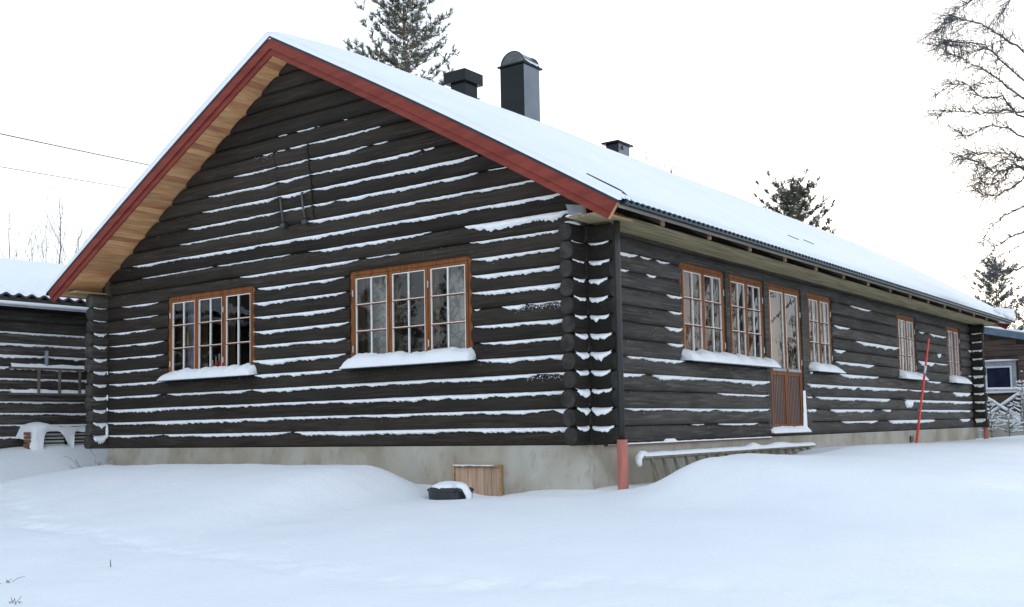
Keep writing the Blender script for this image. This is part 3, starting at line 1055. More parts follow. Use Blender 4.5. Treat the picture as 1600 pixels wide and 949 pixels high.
# ------------------------------------------------------------------ terrace door
a, b = DOOR
zb, zt = 0.13, 2.44
door = merge(mbox(PL, a - .01, a + .05, -.14, -.035, zb - .02, zt), mbox(PL, b - .05, b + .01, -.14, -.035, zb - .02, zt),
             mbox(PL, a + .05, b - .05, -.14, -.035, zt - .05, zt)).build("terrace_door", M['window_wood'], house)
bevel(door, .004, 1)
for c in range(2):
    x0 = a + .054 + c * ((b - a - .108) / 2 + .001)
    x1 = x0 + (b - a - .108) / 2 - .002
    st = .055
    lf = merge(mbox(PL, x0, x0 + st, -.10, -.03, zb, zt - .055), mbox(PL, x1 - st, x1, -.10, -.03, zb, zt - .055),
               mbox(PL, x0 + st, x1 - st, -.10, -.03, zt - .125, zt - .055), mbox(PL, x0 + st, x1 - st, -.10, -.03, .97, 1.05),
               mbox(PL, x0 + st, x1 - st, -.10, -.03, zb, zb + .06)).build("door_leaf", M['window_wood'], door)
    bevel(lf, .004, 1)
    mbox(PL, x0 + st - .012, x1 - st + .012, -.028, -.008, 1.035, 1.08).build("door_rail", M['trim_grey'], door)
    e = .014
    ia, ib, ja, jb = x0 + st, x1 - st, 1.05, zt - .125
    merge(mbox(PL, ia, ia + e, -.06, -.028, ja, jb), mbox(PL, ib - e, ib, -.06, -.028, ja, jb),
          mbox(PL, ia + e, ib - e, -.06, -.028, jb - e, jb)).build("glazing_bead", M['white'], door)
    mb = MB()
    mb.add([PL(ia + .01, -.045, ja), PL(ib - .01, -.0455, ja), PL(ib - .01, -.0455, jb - .01), PL(ia + .01, -.045, jb - .01)], [(0, 1, 2, 3)])
    mb.build("pane", M['glass'], door)
    nb_ = 8
    for j in range(nb_):
        w_ = (ib - ia) / nb_
        mbox(PL, ia + j * w_ + .009, ia + (j + 1) * w_ - .009, -.08, -.045, zb + .06, .97).build("door_batten", M['door_panel'], door)
    mbox(PL, ia, ib, -.088, -.082, zb + .06, .97).build("door_backing", M['dark_deck'], door)
for hz in (.42, 1.2, 2.0):
    mb = MB()
    mb.tube([PL(b - .035, -.018, hz - .045), PL(b - .035, -.018, hz + .045)], .008, 8)
    mb.build("hinge", M['hinge'], door)
curtain(PL, door, a + .1, b + .1, .15, zt, -.40, M['curtain_brown'], .03, 33)
sill_snow(PL, a - .08, b + .10, -.08, .05, .10, .09, door, 9.0, .2, .1)
# snow packed up the right door jamb
mb = MB()
for i in range(16):
    t = i / 15
    z = .08 + .66 * t
    wdt = .085 * (1 - t) ** 1.4 + .004 + .012 * nz(z * 9, 3)
    mb.v += [PL(b - .02 - wdt * .5, -.02, z), PL(b + .02, .012 * (1 - t) + .006, z), PL(b + .055, -.02, z)]
for i in range(15):
    for q in range(2):
        mb.f.append((i * 3 + q, i * 3 + q + 1, (i + 1) * 3 + q + 1, (i + 1) * 3 + q))
mb.build("jamb_snow", M['snow_rough'], door, smooth=True)

# ------------------------------------------------------------------ things seen in the left gable window
t = thing("hanging_ornament", "small yellow ornament hanging inside the left gable window", "ornament", (-7.84, 0.30, 1.62))
mb = MB(); mb.tube([(0, 0, 0), (0, 0, .03), (0, 0, .22), (0, 0, .25)], [.008, .022, .022, .008], 10)
mb.build("body", M['yellow'], t, smooth=True)
mb = MB(); mb.tube([(0, 0, .25), (0, 0, .70)], .002, 4)
mb.build("cord", M['black_metal'], t)
t = thing("candle_holder", "red stepped candle holder with white candles on the left gable window sill", "candle holder", (-6.97, 0.20, 1.20))
mb = MB()
for i in range(4):
    mb.box((-.16 + i * .08, -.03, 0), (-.08 + i * .08, .03, .05 + i * .045))
bevel(mb.build("stand", M['red_paint'], t), .004)
for i in range(4):
    mb = MB(); mb.tube([(-.12 + i * .08, 0, .05 + i * .045), (-.12 + i * .08, 0, .17 + i * .045)], .011, 8)
    mb.build("candle", M['candle'], t)

# ------------------------------------------------------------------ gable hatch bars (iron)
for x in (-5.12, -4.67):
    mb = MB()
    mb.tube([PG(x, -.01, 3.64), PG(x, .05, 3.62), PG(x + .01, .055, 3.4), PG(x + .02, .05, 3.27), PG(x + .02, -.02, 3.24)], .016, 8)
    mb.build("hatch_bar", M['steel_grey'], house, smooth=True)
    mb = MB(); mb.box((x - .03, -.075 - lean(3.24), 3.17), (x + .06, -.0 - lean(3.24), 3.235))
    bevel(mb.build("hinge_block", M['black_metal'], house), .008)

# ------------------------------------------------------------------ cellar hatch
hx0, hx1, hz0, hz1 = -2.08, -1.31, -1.0, -0.235
hatch = merge(mbox(PG, hx1 - .024, hx1, -.05, .020, hz0, hz1), mbox(PG, hx0, hx0 + .03, -.05, .02, hz0, hz1),
              mbox(PG, hx0 + .03, hx1 - .035, -.05, .02, hz1 - .03, hz1)).build("cellar_hatch", M['rafter'], house)
npl = 6
xs = [hx0 + .032 + (hx1 - .037 - hx0 - .032) * q for q in (0, .125, .30, .49, .66, .83, 1.0)]
M['hatch_plank'] = mat("pale_hatch_plank", (0.36, 0.22, 0.145), (0.50, 0.35, 0.25), (24, 24, 2.5), 0.8, 0.3, rnd=0.14)
for i in range(6):
    o = mbox(PG, xs[i] + .002, xs[i + 1] - .002, -.03, .004 + R.uniform(-.002, .003), hz0, hz1 - .034).build("plank", M['hatch_plank'], hatch)
    bevel(o, .003, 1)
mb = snow_strip(lambda s, n, z: PG(s, n + .10, z - P + hz1 - .002), hx0 + .03, hx1 - .04, 1, .5, seed=.77)
if mb: mb.build("snow_strip", M['snow_rough'], hatch, smooth=True)
mb = MB(); mb.box((-.001, 12.55, -.24), (.012, 12.75, -.12)); mb.build("foundation_vent", M['black_metal'], house)

# drip flashing under the long wall with a line of snow
mb = MB(); mb.box((-.02, .30, -.020), (.022, 5.26, -.008)); mb.build("drip_flashing", M['red'], house)
mb = MB()
for i in range(120):
    y = .32 + 4.9 * i / 119
    h = .003 + .006 * nz(y * 7, 1) + (.035 if 1.8 < y < 2.05 else 0)
    mb.v += [(-.01, y, .004 + h), (.018, y, .0 + h * .6), (.026, y, -.009)]
for i in range(119):
    for q in range(2):
        mb.f.append((i * 3 + q, i * 3 + q + 1, (i + 1) * 3 + q + 1, (i + 1) * 3 + q))
mb.build("snow_strip", M['snow_rough'], house, smooth=True)

# ------------------------------------------------------------------ roof
NU = 24
def slope_pts(side, u0=0.0, u1=EU, n=NU):
    return [(RX + side * (u0 + (u1 - u0) * i / n), roof_z(u0 + (u1 - u0) * i / n)) for i in range(n + 1)]

Y0R, Y1R = -OV, L + OV
roof = MB()
for side in (1, -1):
    pts = slope_pts(side)
    for i in range(len(pts) - 1):
        (xa, za), (xb, zb_) = pts[i], pts[i + 1]
        roof.hexa([(xa, Y0R + .03, za - .055), (xb, Y0R + .03, zb_ - .055), (xb, Y1R - .03, zb_ - .055), (xa, Y1R - .03, za - .055),
                   (xa, Y0R + .03, za - .008), (xb, Y0R + .03, zb_ - .008), (xb, Y1R - .03, zb_ - .008), (xa, Y1R - .03, za - .008)])
roof_o = roof.build("roof", M['dark_deck'], house)

# trapezoid sheet
RIB = 0.125
for side in (1, -1):
    mb = MB()
    ys = []
    y = Y0R - .01
    while y < Y1R:
        ys += [(y, 0.0), (y + .045, 0.0), (y + .055, .036), (y + .085, .036), (y + .098, 0.0)]
        y += RIB
    pts = slope_pts(side, 0.0, EU + .07, 10)
    for (x, z) in pts:
        for (yy, h) in ys:
            mb.v.append((x, yy, z + h))
    n = len(ys)
    for i in range(len(pts) - 1):
        for j in range(n - 1):
            mb.f.append((i * n + j, i * n + j + 1, (i + 1) * n + j + 1, (i + 1) * n + j))
    # downturned thickness at the eave so that the edge shows
    o0 = len(mb.v)
    x, z = pts[-1]
    for (yy, h) in ys:
        mb.v.append((x + side * .001, yy, z - .022))
    for j in range(n - 1):
        mb.f.append(((len(pts) - 1) * n + j, (len(pts) - 1) * n + j + 1, o0 + j + 1, o0 + j))
    mb.build("roof_sheet", M['steel'], roof_o)

# rake boards
def rake(side, y0, y1, d0, d1, mt, u_end, name, parent, ext=0.0):
    """a board following the slope; d0..d1 = vertical drop below the sheet; the lower end is cut square to the slope"""
    mb = MB()
    n = 12
    for i in range(n + 1):
        u = u_end * i / n
        for d in (d0, d1):
            uu = u - (d * SL / (1 + SL * SL) * 1.2 if i == n else 0)
            z = roof_z(uu) - d
            for y in (y0, y1):
                mb.v.append((RX + side * uu, y, z))
    for i in range(n):
        a = i * 4
        b_ = a + 4
        mb.f += [(a, a + 2, b_ + 2, b_), (a + 1, b_ + 1, b_ + 3, a + 3), (a, b_, b_ + 1, a + 1), (a + 2, a + 3, b_ + 3, b_ + 2)]
    mb.f += [(0, 1, 3, 2), (n * 4, n * 4 + 2, n * 4 + 3, n * 4 + 1)]
    return mb.build(name, mt, parent)

for yy0, yy1, sg in ((Y0R - .025, Y0R, 1), (Y1R, Y1R + .025, -1)):
    for side in (1, -1):
        if sg > 0:
            rake(side, yy0, yy1, .024, .188, M['red'], EU, "rake_board", roof_o)
            rake(side, yy1 + .001, yy1 + .026, .165, .286, M['red'], EU, "rake_board", roof_o)
        else:
            rake(side, yy0, yy1, .024, .188, M['red'], EU, "rake_board", roof_o)
            rake(side, yy0 - .026, yy0 - .001, .165, .286, M['red'], EU, "rake_board", roof_o)
# pale cut ends of the near right rake boards
mb = MB()
def rend(d, u=EU):
    uu = u - d * SL / (1 + SL * SL) * 1.2
    return (RX + uu + .003, roof_z(uu) - d)
(xa, za), (xb, zb_) = rend(.026), rend(.282)
mb.add([(xa, Y0R - .024, za), (xa, Y0R + .025, za), (xb, Y0R + .025, zb_), (xb, Y0R - .024, zb_)], [(0, 1, 2, 3)])
mb.add([(xa + .002, Y0R - .024, za), (xa + .002, Y0R + .025, za), (xb + .002, Y0R + .025, zb_), (xb + .002, Y0R - .024, zb_)], [(0, 3, 2, 1)])
mb.build("board_end", M['endgrain'], roof_o)

# pine soffit boards under the rake, running from the board to the wall
for side in (-1, 1):
    u = 0.02
    i = 0
    while u < EU - .30:
        w = .098
        drop = .262
        c, d = RX + side * u, RX + side * (u + w - .004)
        za, zb_ = roof_z(u) - drop, roof_z(u + w - .004) - drop
        mb = MB()
        j = R.uniform(-.0015, .0015)
        y0, y1 = Y0R + .028, .12
        mb.hexa([(c, y0, za + j), (d, y0, zb_ + j), (d, y1, zb_ + j), (c, y1, za + j), (c, y0, za + .02), (d, y0, zb_ + .02), (d, y1, zb_ + .02), (c, y1, za + .02)])
        mb.build("soffit_board", M['pine_red'] if R.random() < .24 else M['pine'], roof_o)
        u += w
        i += 1

# black flashing strip over the rake, showing where the snow has blown off
for side in (1, -1):
    mb = MB()
    n = 14
    for i in range(n + 1):
        u = (EU + .02) * i / n
        z = roof_z(u)
        x = RX + side * u
        mb.v += [(x, Y0R - .034, z - .042), (x, Y0R - .034, z - .012), (x, Y0R + .16, z + .022), (x, Y0R + .16, z + .01)]
    for i in range(n):
        for q in range(3):
            mb.f.append((i * 4 + q, i * 4 + q + 1, (i + 1) * 4 + q + 1, (i + 1) * 4 + q))
    mb.f.append((n * 4, n * 4 + 1, n * 4 + 2, n * 4 + 3))
    mb.build("rake_flashing", M['steel'], roof_o)
# rolled cover profile near the eave, bent down at its foot
mb = MB()
pts = []
for i in range(12):
    u = 5.05 + .60 * i / 11
    dz = .080 if u < 5.46 else .080 - .10 * ((u - 5.46) / .19) ** 2
    pts.append((RX + u, Y0R + .20, roof_z(min(u, 5.6)) + dz))
mb.tube(pts, .016, 8)
mb.build("cover_profile", M['steel'], roof_o, smooth=True)
mb = MB()
pts = [(RX + u, Y0R + .15 + .01 * math.sin(u * 3), roof_z(u) + .066) for u in [2.95 + .1 * i for i in range(10)]]
mb.tube(pts, .015, 6)
mb.build("cover_profile", M['steel'], roof_o, smooth=True)

# eave fascia, rafters tails, long planks
for side in (1, -1):
    xe = RX + side * 5.575
    ze = roof_z(5.575)
    mb = MB(); mb.box((min(xe, xe - side * .028), Y0R + .03, ze - .085), (max(xe, xe - side * .028), Y1R - .03, ze + .0))
    mb.build("fascia_board", M['fascia'], roof_o)
    y = -.15
    k = 0
    yy = [0.50 + 1.24 * i for i in range(15)]
    for y in yy:
        mb = MB()
        x0, x1 = RX + side * 4.70, RX + side * 5.49
        za, zb_ = roof_z(4.70), roof_z(5.49)
        xa, xb = (x0, x1)
        mb.hexa([(xa, y, za - .22), (xb, y, zb_ - .17), (xb, y + .05, zb_ - .17), (xa, y + .05, za - .22),
                 (xa, y, za - .058), (xb, y, zb_ - .058), (xb, y + .05, zb_ - .058), (xa, y + .05, za - .058)])
        mb.build("rafter", M['dark_deck'], roof_o)
        mb = MB()
        xo = RX + side * 5.492
        mb.box((min(xo, xo - side * .03), y - .002, zb_ - .172), (max(xo, xo - side * .03), y + .052, zb_ - .06))
        mb.build("rafter_end", M['rafter'], roof_o)
    for j, (a, b) in enumerate(((.02, .255), (.262, .505))):
        mb = MB()
        o_ = 0.0 if side == 1 else -W
        x0, x1 = sorted((o_ + side * a, o_ + side * b))
        if side == -1:
            x0, x1 = x0 - .0, x1 - .0
        n = 40
        for i in range(n + 1):
            y = (-.40 if side == 1 else -.58) + (Y1R - .1 + .4) * i / n
            sag = .006 * nz(y * .4, j * 9 + side)
            mb.v += [(x0, y, 2.598 + sag), (x1, y, 2.598 + sag), (x1, y, 2.626 + sag), (x0, y, 2.626 + sag)]
        for i in range(n):
            for q in range(4):
                q2 = (q + 1) % 4
                mb.f.append((i * 4 + q, i * 4 + q2, (i + 1) * 4 + q2, (i + 1) * 4 + q))
        mb.f += [(0, 1, 2, 3), (n * 4 + 3, n * 4 + 2, n * 4 + 1, n * 4)]
        mb.build("eave_plank", M['eave_plank'], roof_o)
# dark void behind the planks is closed by a wall plate
for x0 in (-.16, -W - .08):
    mb = MB(); mb.box((x0, -.02, 2.57), (x0 + .12, L, 3.13)); mb.build("wall_plate", M['dark_deck'], roof_o)
mb = MB()
mb.hexa([(-.9, Y1R - .12, 2.58), (.75, Y1R - .12, 2.58), (.75, Y1R - .08, 2.58), (-.9, Y1R - .08, 2.58), (-.9, Y1R - .12, 3.55), (.75, Y1R - .12, 2.66), (.75, Y1R - .08, 2.66), (-.9, Y1R - .08, 3.55)])
mb.build("eave_end_board", M['red'], roof_o)
# galvanised bracket and dab of snow at the corner
mb = MB()
mb.hexa([(.05, -.44, 2.63), (.20, -.36, 2.63), (.22, -.34, 2.63), (.05, -.41, 2.63), (.0, -.44, 2.76), (.17, -.34, 2.74), (.19, -.32, 2.74), (.0, -.41, 2.76)])
mb.build("corner_flashing", M['galv'], roof_o)
blob("snow_cap", M['snow_rough'], roof_o, .06, -.34, 2.63, .12, .07, .035, 8)

# snow blanket
def roof_snow_top(x, y):
    u = abs(x - RX)
    ur = math.sqrt(u * u + .05 * sm(.05, 1.0, y - Y0R))
    z = roof_z(min(ur, EU))
    t = .235 + .035 * fbm(x * .5, y * .35, 4.0, 3) + .010 * nz(x * 3, y * 2, 1.0)
    g = y - (Y0R - .01)
    wav = .10 * fbm(x * .9, 2.2, 0, 3)
    if x > RX:
        gg = max(0.0, (g - .02) / (1.45 + 3 * wav))
    else:
        gg = max(0.0, (g - .0) / 1.1)
    t *= min(1.0, (.26 if x > RX else .36) + .74 * (1 - (1 - min(1, gg)) ** 2.2))
    h2 = (Y1R + .06) - y
    t *= min(1, .3 + h2 / .5)
    e = (EU + .046) - u
    t = min(t, .02 + math.sqrt(max(0.0, e)) * .30)
    t *= 1 - .35 * sm(3.5, 5.5, u)
    return z, max(.014, t)
sn = MB()
us = [-EU - .03, -EU - .01, -EU + .03, -EU + .10]
u = -EU + .25
while u < EU - .25:
    us.append(u)
    u += .17
us += [EU - .14, EU - .08, EU - .04, EU - .01, EU + .02, EU + .045]
ysn = [Y0R - .032, Y0R - .025]
y = Y0R - .01
while y < 1.6:
    ysn.append(y); y += .03125
while y < Y1R - .15:
    ysn.append(y); y += .03125 if y < 12 else .0625
ysn += [Y1R - .1, Y1R, Y1R + .04, Y1R + .06]
nu, ny = len(us), len(ysn)
for y in ysn:
    for u in us:
        x = RX + u
        z, t = roof_snow_top(x, y)
        if abs(u) > EU - .05:
            ribp = ((y - (Y0R - .01)) % RIB) / RIB
            mk = math.exp(-((ribp - .56) / .24) ** 4)
            far_ = sm(12.0, 17.0, y)
            t = t * (1 - (1 - far_ * .8) * mk) + (-.03 * mk * (1 - far_))
        if y in (ysn[0], ysn[-1]):
            t = -.030
        sn.v.append((x, y, z + .016 + t))
for j in range(ny - 1):
    for i in range(nu - 1):
        sn.f.append((j * nu + i, j * nu + i + 1, (j + 1) * nu + i + 1, (j + 1) * nu + i))
o0 = len(sn.v)
for y in ysn:
    for u in (us[0], us[-1]):
        sn.v.append((RX + u, y, roof_z(EU) + .004))
for j in range(ny - 1):
    sn.f.append((j * nu, (j + 1) * nu, o0 + 2 * (j + 1), o0 + 2 * j))
    sn.f.append((j * nu + nu - 1, o0 + 2 * j + 1, o0 + 2 * (j + 1) + 1, (j + 1) * nu + nu - 1))
snow_roof = sn.build("roof_snow", M['snow'], roof_o, smooth=True)
# heap of snow slumped over the far eave corner
blob("snow_clump", M['snow_rough'], roof_o, .72, Y1R - .55, 2.80, .24, .75, .17, 21, 24, 12, .5, 1.0)
blob("snow_clump", M['snow_rough'], roof_o, .80, Y1R - 1.3, 2.74, .10, .30, .09, 25, 20, 10, .6, 1.0)
# two small dark clamps sticking through the snow
for (x, y) in ((.62, 5.0), (.52, 5.9)):
    mb = MB()
    z = roof_z(x - RX) + .17
    mb.tube([(x - .12, y - .04, z + .10), (x + .03, y + .02, z + .02)], .006, 5)
    mb.build("snow_guard_wire", M['black_metal'], roof_o)

# ------------------------------------------------------------------ chimneys
def chim(name, x0, x1, y0, y1, zb_, zt_, mt):
    mb = MB(); mb.box((x0, y0, zb_), (x1, y1, zt_))
    o = mb.build(name, mt, house)
    bevel(o, .006)
    return o
M['chimney_side'] = M['chimney']
c2 = chim("chimney", -5.29, -4.75, 5.49, 6.03, 5.4, 7.05, M['chimney'])
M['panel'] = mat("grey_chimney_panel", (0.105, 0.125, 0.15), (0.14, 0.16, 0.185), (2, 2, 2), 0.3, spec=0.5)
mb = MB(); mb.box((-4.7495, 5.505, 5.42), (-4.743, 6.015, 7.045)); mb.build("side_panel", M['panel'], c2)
mb = MB(); mb.box((-5.33, 5.45, 7.05), (-4.71, 6.09, 7.085)); bevel(mb.build("chimney_flange", M['chimney'], c2), .006)
mb = MB()
cx, rr = -5.02, .265
n = 20
for y in (5.52, 6.02):
    for i in range(n + 1):
        th = math.pi * i / n
        mb.v.append((cx + rr * math.cos(th), y, 7.087 + .245 * math.sin(th)))
for i in range(n):
    mb.f.append((i, i + 1, n + 1 + i + 1, n + 1 + i))
mb.f.append(tuple(range(n + 1)))
mb.f.append(tuple(range(n + 1, 2 * n + 2))[::-1])
cp = mb.build("barrel_cap", M['steel_grey'], c2, smooth=False)
cp.data.polygons.foreach_set("use_smooth", [len(p.vertices) == 4 for p in cp.data.polygons])
for y in (5.515, 6.025):
    mb = MB(); mb.tube([(cx + (rr + .004) * math.cos(math.pi * i / n), y, 7.087 + .249 * math.sin(math.pi * i / n)) for i in range(n + 1)], .008, 6)
    mb.build("cap_rim", M['chimney'], c2, smooth=True)
mb = snow_strip(lambda s, n_, z: (-4.75 + n_ + .05, s, z - P + 7.12), 5.52, 6.03, 1, .8, seed=3.3)
if mb: mb.build("snow_strip", M['snow_rough'], c2, smooth=True)

c1 = chim("chimney", -5.10, -4.78, 3.76, 4.12, 5.4, 6.30, M['chimney'])
mb = MB(); mb.box((-5.20, 3.69, 6.27), (-4.72, 4.21, 6.475)); bevel(mb.build("chimney_cap", M['chimney'], c1), .006)
c3 = chim("chimney", -5.08, -4.78, 8.98, 9.48, 5.4, 6.245, M['chimney'])
mb = MB(); mb.box((-5.15, 8.90, 6.245), (-4.72, 9.55, 6.285)); bevel(mb.build("chimney_cap", M['chimney'], c3), .006)
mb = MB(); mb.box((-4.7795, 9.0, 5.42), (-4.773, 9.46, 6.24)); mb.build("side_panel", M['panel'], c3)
mb = MB(); mb.tube([(-4.79, 9.15, 6.16), (-4.73, 9.15, 6.16)], .045, 12); mb.build("vent_pipe", M['steel_grey'], c3)
# little mast with lamps far along behind the roof
# ------------------------------------------------------------------ downpipes
def rainpipe(x, y, zt_, name="downpipe"):
    mb = MB(); mb.tube([(x, y, .03), (x, y, zt_ - .12), (x, y + .01, zt_ + .17)], .038, 12)
    o = mb.build(name, M['pipe'], house, smooth=True)
    mb = MB()
    ro, ri = .062, .055
    n = 20
    for (r_, z) in ((ro, -.95), (ro, .06), (ri, .06), (ri, -.2)):
        for i in range(n):
            th = 2 * math.pi * i / n
            mb.v.append((x + r_ * math.cos(th), y + r_ * math.sin(th), z))
    for q in range(3):
        for i in range(n):
            i2 = (i + 1) % n
            mb.f.append((q * n + i, q * n + i2, (q + 1) * n + i2, (q + 1) * n + i))
    mb.build("pipe_sleeve", M['red_pipe'], o, smooth=False)
    o2 = mb
rainpipe(.365, .07, 2.42)
rainpipe(.20, L + .12, 2.42)

# ------------------------------------------------------------------ ladder on its side along the foundation
lad = thing("ladder", "grey wooden ladder lying on its side, half buried in snow by the foundation", "ladder", (.22, .80, -.17))
mb = MB()
Lr = 5.6
mb.tube([(0, 0, 0), (0.02, Lr, .01)], .026, 8); bevel(mb.build("rail", M['ladder'], lad), .004, 1)
mb = MB(); mb.tube([(.14, 0.02, -.42), (.16, Lr, -.41)], .026, 8); mb.build("rail", M['ladder'], lad)
mb = MB(); mb.tube([(-.08, 0.05, -.015), (-.07, Lr, -.01)], .022, 8); mb.build("rail", M['ladder'], lad)
mb = MB(); mb.tube([(.02, 0.05, -.42), (.04, Lr, -.41)], .022, 8); mb.build("rail", M['ladder'], lad)
for i in range(18):
    y = .22 + .305 * i
    mb = MB(); mb.tube([(0.0, y, -.01), (.14, y, -.41)], .016, 6); mb.build("rung", M['ladder'], lad)
    mb = MB(); mb.tube([(-.075, y + .10, -.01), (.025, y + .10, -.41)], .014, 6); mb.build("rung", M['ladder'], lad)
mb = MB()
n = 110
for i in range(n + 1):
    y = -.04 + (Lr + .04) * i / n
    r_ = .050 + .006 * nz(y * 3, 2) + .045 * math.exp(-((y - 3.3) / .16) ** 2) * 1 + .035 * math.exp(-((y - 4.3) / .35) ** 2) * (1 + .6 * nz(y * 9, 1))
    e = min(1, (i + .4) / 3.0)
    for q in range(9):
        th = math.pi * q / 8
        mb.v.append((-.03 + (.075 * e) * math.cos(th), y, .012 + r_ * e * math.sin(th)))
for i in range(n):
    for q in range(8):
        mb.f.append((i * 9 + q, i * 9 + q + 1, (i + 1) * 9 + q + 1, (i + 1) * 9 + q))
mb.build("snow_cap", M['snow'], lad, smooth=True)
mb = MB(); mb.tube([(-.03, .10, .03), (-.03, 0, .035), (-.02, -.07, .0), (-.01, -.085, -.05), (-.0, -.07, -.10)], [.05, .05, .045, .038, .026], 10)
mb.build("snow_lip", M['snow'], lad, smooth=True)

# ------------------------------------------------------------------ black tub by the hatch
tub = thing("plastic_tub", "low black plastic tub capped with snow, half buried beside the cellar hatch", "tub", (-1.47, -.80, -.60))
mb = MB()
n = 24
def rr_(th, a, b_, e=3.5):
    c, s_ = math.cos(th), math.sin(th)
    d = (abs(c / a) ** e + abs(s_ / b_) ** e) ** (-1 / e)
    return d * c, d * s_
for (sc_, z) in ((.92, -.12), (1.0, .085), (1.05, .095), (1.05, .115), (.9, .135), (.01, .14)):
    for i in range(n):
        x, y = rr_(2 * math.pi * i / n, .27, .17)
        mb.v.append((x * sc_, y * sc_, z))
for q in range(5):
    for i in range(n):
        i2 = (i + 1) % n
        mb.f.append((q * n + i, q * n + i2, (q + 1) * n + i2, (q + 1) * n + i))
bodyo = mb.build("body", M['tub'], tub, smooth=False)
mb = MB(); mb.tube([(.17, -.14, .08), (.22, -.16, .13), (.29, -.15, .12), (.32, -.12, .05), (.31, -.1, -.05)], .014, 8)
mb.build("handle", M['tub'], tub, smooth=True)
blob("snow_cap", M['snow'], tub, -.02, .02, .12, .25, .17, .085, 5, 24, 10, .18, .3)
mb = MB(); mb.tube([(.12, -.06, .14), (.22, -.10, .15), (.30, -.11, .135), (.345, -.09, .06), (.34, -.08, -.04)], [.04, .045, .048, .042, .03], 12)
mb.build("snow_arc", M['snow'], tub, smooth=True)

# ------------------------------------------------------------------ red marker pole
pole = thing("marker_pole", "leaning red snow marker pole with a grey band in front of the long wall", "marker pole", (.82, 9.96, -.6))
p0, p1 = Vector((-.03, -.02, 0)), Vector((.29, .20, 2.33))
mb = MB(); mb.tube([p0, p0.lerp(p1, .34), p0.lerp(p1, .37), p0.lerp(p1, .70), p0.lerp(p1, .70), p0.lerp(p1, .985), p1], [.026, .024, .022, .022, .019, .019, .012], 10)
mb.build("shaft", M['snow_pole'], pole, smooth=True)
mb = MB(); mb.tube([p0.lerp(p1, .72), p0.lerp(p1, .78)], .0215, 12); mb.build("reflective_band", M['reflector'], pole, smooth=True)

# ------------------------------------------------------------------ shed on the left
shed = thing("log_shed", "low dark log shed with a snow covered tiled roof behind the left corner", "shed")
SP = .2075
def PSs(s, n, z):
    return (-11.85 + n, s, z)
for k in range(-1, 12):
    zc = .02 + (k + .5) * SP
    mb = log_mesh(lambda s, n, z, d=zc - (k + .5) * P: (-11.85 + n, s, z + d), -9.5, 6.0, k, seed=k + 200)
    o = mb.build("log", M['log_y'], shed, smooth=True)
    if 0 <= k <= 9:
        w = 1.25 * [.7, .7, .8, .7, .7, .8, .8, .9, .9, .8][k]
        sb = snow_strip(lambda s, n, z, d=zc - (k + .5) * P: (-11.85 + n, s, z + d), -4.0, 3.6, k + 1, w, seed=k * 1.9)
        if sb: sb.build("snow_strip", M['snow_rough'], o, smooth=True)
mb = MB(); mb.box((-16.5, -9.5, -.5), (-11.98, 6.0, 2.5)); mb.build("core", M['dark_deck'], shed)
# roof: slope rises to -X
SE_X, SE_Z, RG_X, RG_Z = -11.42, 2.66, -14.2, 3.66
mb = MB()
mb.hexa([(RG_X, -9.9, RG_Z - .08), (SE_X, -9.9, SE_Z - .05), (SE_X, 6.4, SE_Z - .05), (RG_X, 6.4, RG_Z - .08),
         (RG_X, -9.9, RG_Z), (SE_X, -9.9, SE_Z), (SE_X, 6.4, SE_Z), (RG_X, 6.4, RG_Z)])
mb.hexa([(-17.0, -9.9, SE_Z - .08), (RG_X, -9.9, RG_Z - .08), (RG_X, 6.4, RG_Z - .08), (-17.0, 6.4, SE_Z - .08),
         (-17.0, -9.9, SE_Z), (RG_X, -9.9, RG_Z), (RG_X, 6.4, RG_Z), (-17.0, 6.4, SE_Z)])
sroof = mb.build("roof", M['dark_deck'], shed)
mb = MB(); mb.box((SE_X - .02, -9.9, SE_Z - .16), (SE_X + .0, 6.4, SE_Z - .06)); mb.build("fascia_board", M['trim_grey'], sroof)
mb = MB()
for i in range(240):
    y = -4 + 8 * i / 239
    mb.v += [(SE_X + .003, y, SE_Z - .062), (SE_X + .035 + .004 * nz(y * 4, 1), y, SE_Z - .075), (SE_X + .03, y, SE_Z - .115 - .008 * nz(y * 2, 3)), (SE_X + .003, y, SE_Z - .125)]
for i in range(239):
    for q in range(3):
        mb.f.append((i * 4 + q, i * 4 + q + 1, (i + 1) * 4 + q + 1, (i + 1) * 4 + q))
mb.build("snow_strip", M['snow'], sroof, smooth=True)
# wavy tile edge: one tile per wave, 14 px apart
TP = .235
def tile_mesh():
    mb = MB()
    n = 10
    for r_ in range(2):
        for i in range(n + 1):
            t = i / n
            z = .032 * math.sin(2 * math.pi * t) + (.0 if r_ else .0)
            x = 0 if r_ == 0 else -.36
            mb.v.append((x, t * TP, z + (0 if r_ == 0 else .13)))
        for i in range(n + 1):
            t = i / n
            z = .032 * math.sin(2 * math.pi * t) - .022
            x = 0 if r_ == 0 else -.36
            mb.v.append((x, t * TP, z + (0 if r_ == 0 else .13)))
    q = 2 * (n + 1)
    for i in range(n):
        mb.f.append((i, i + 1, q + i + 1, q + i))
        mb.f.append((i, n + 1 + i, n + 2 + i, i + 1))
        mb.f.append((n + 1 + i, q + n + 1 + i, q + n + 2 + i, n + 2 + i))
    return mb
tm = tile_mesh().build("roof_tile", M['tile'], sroof, smooth=True, loc=(SE_X + .06, -3.0, SE_Z + .035))
for i in range(1, 22):
    link("roof_tile", tm.data, sroof, (SE_X + .06, -3.0 + i * TP, SE_Z + .035))
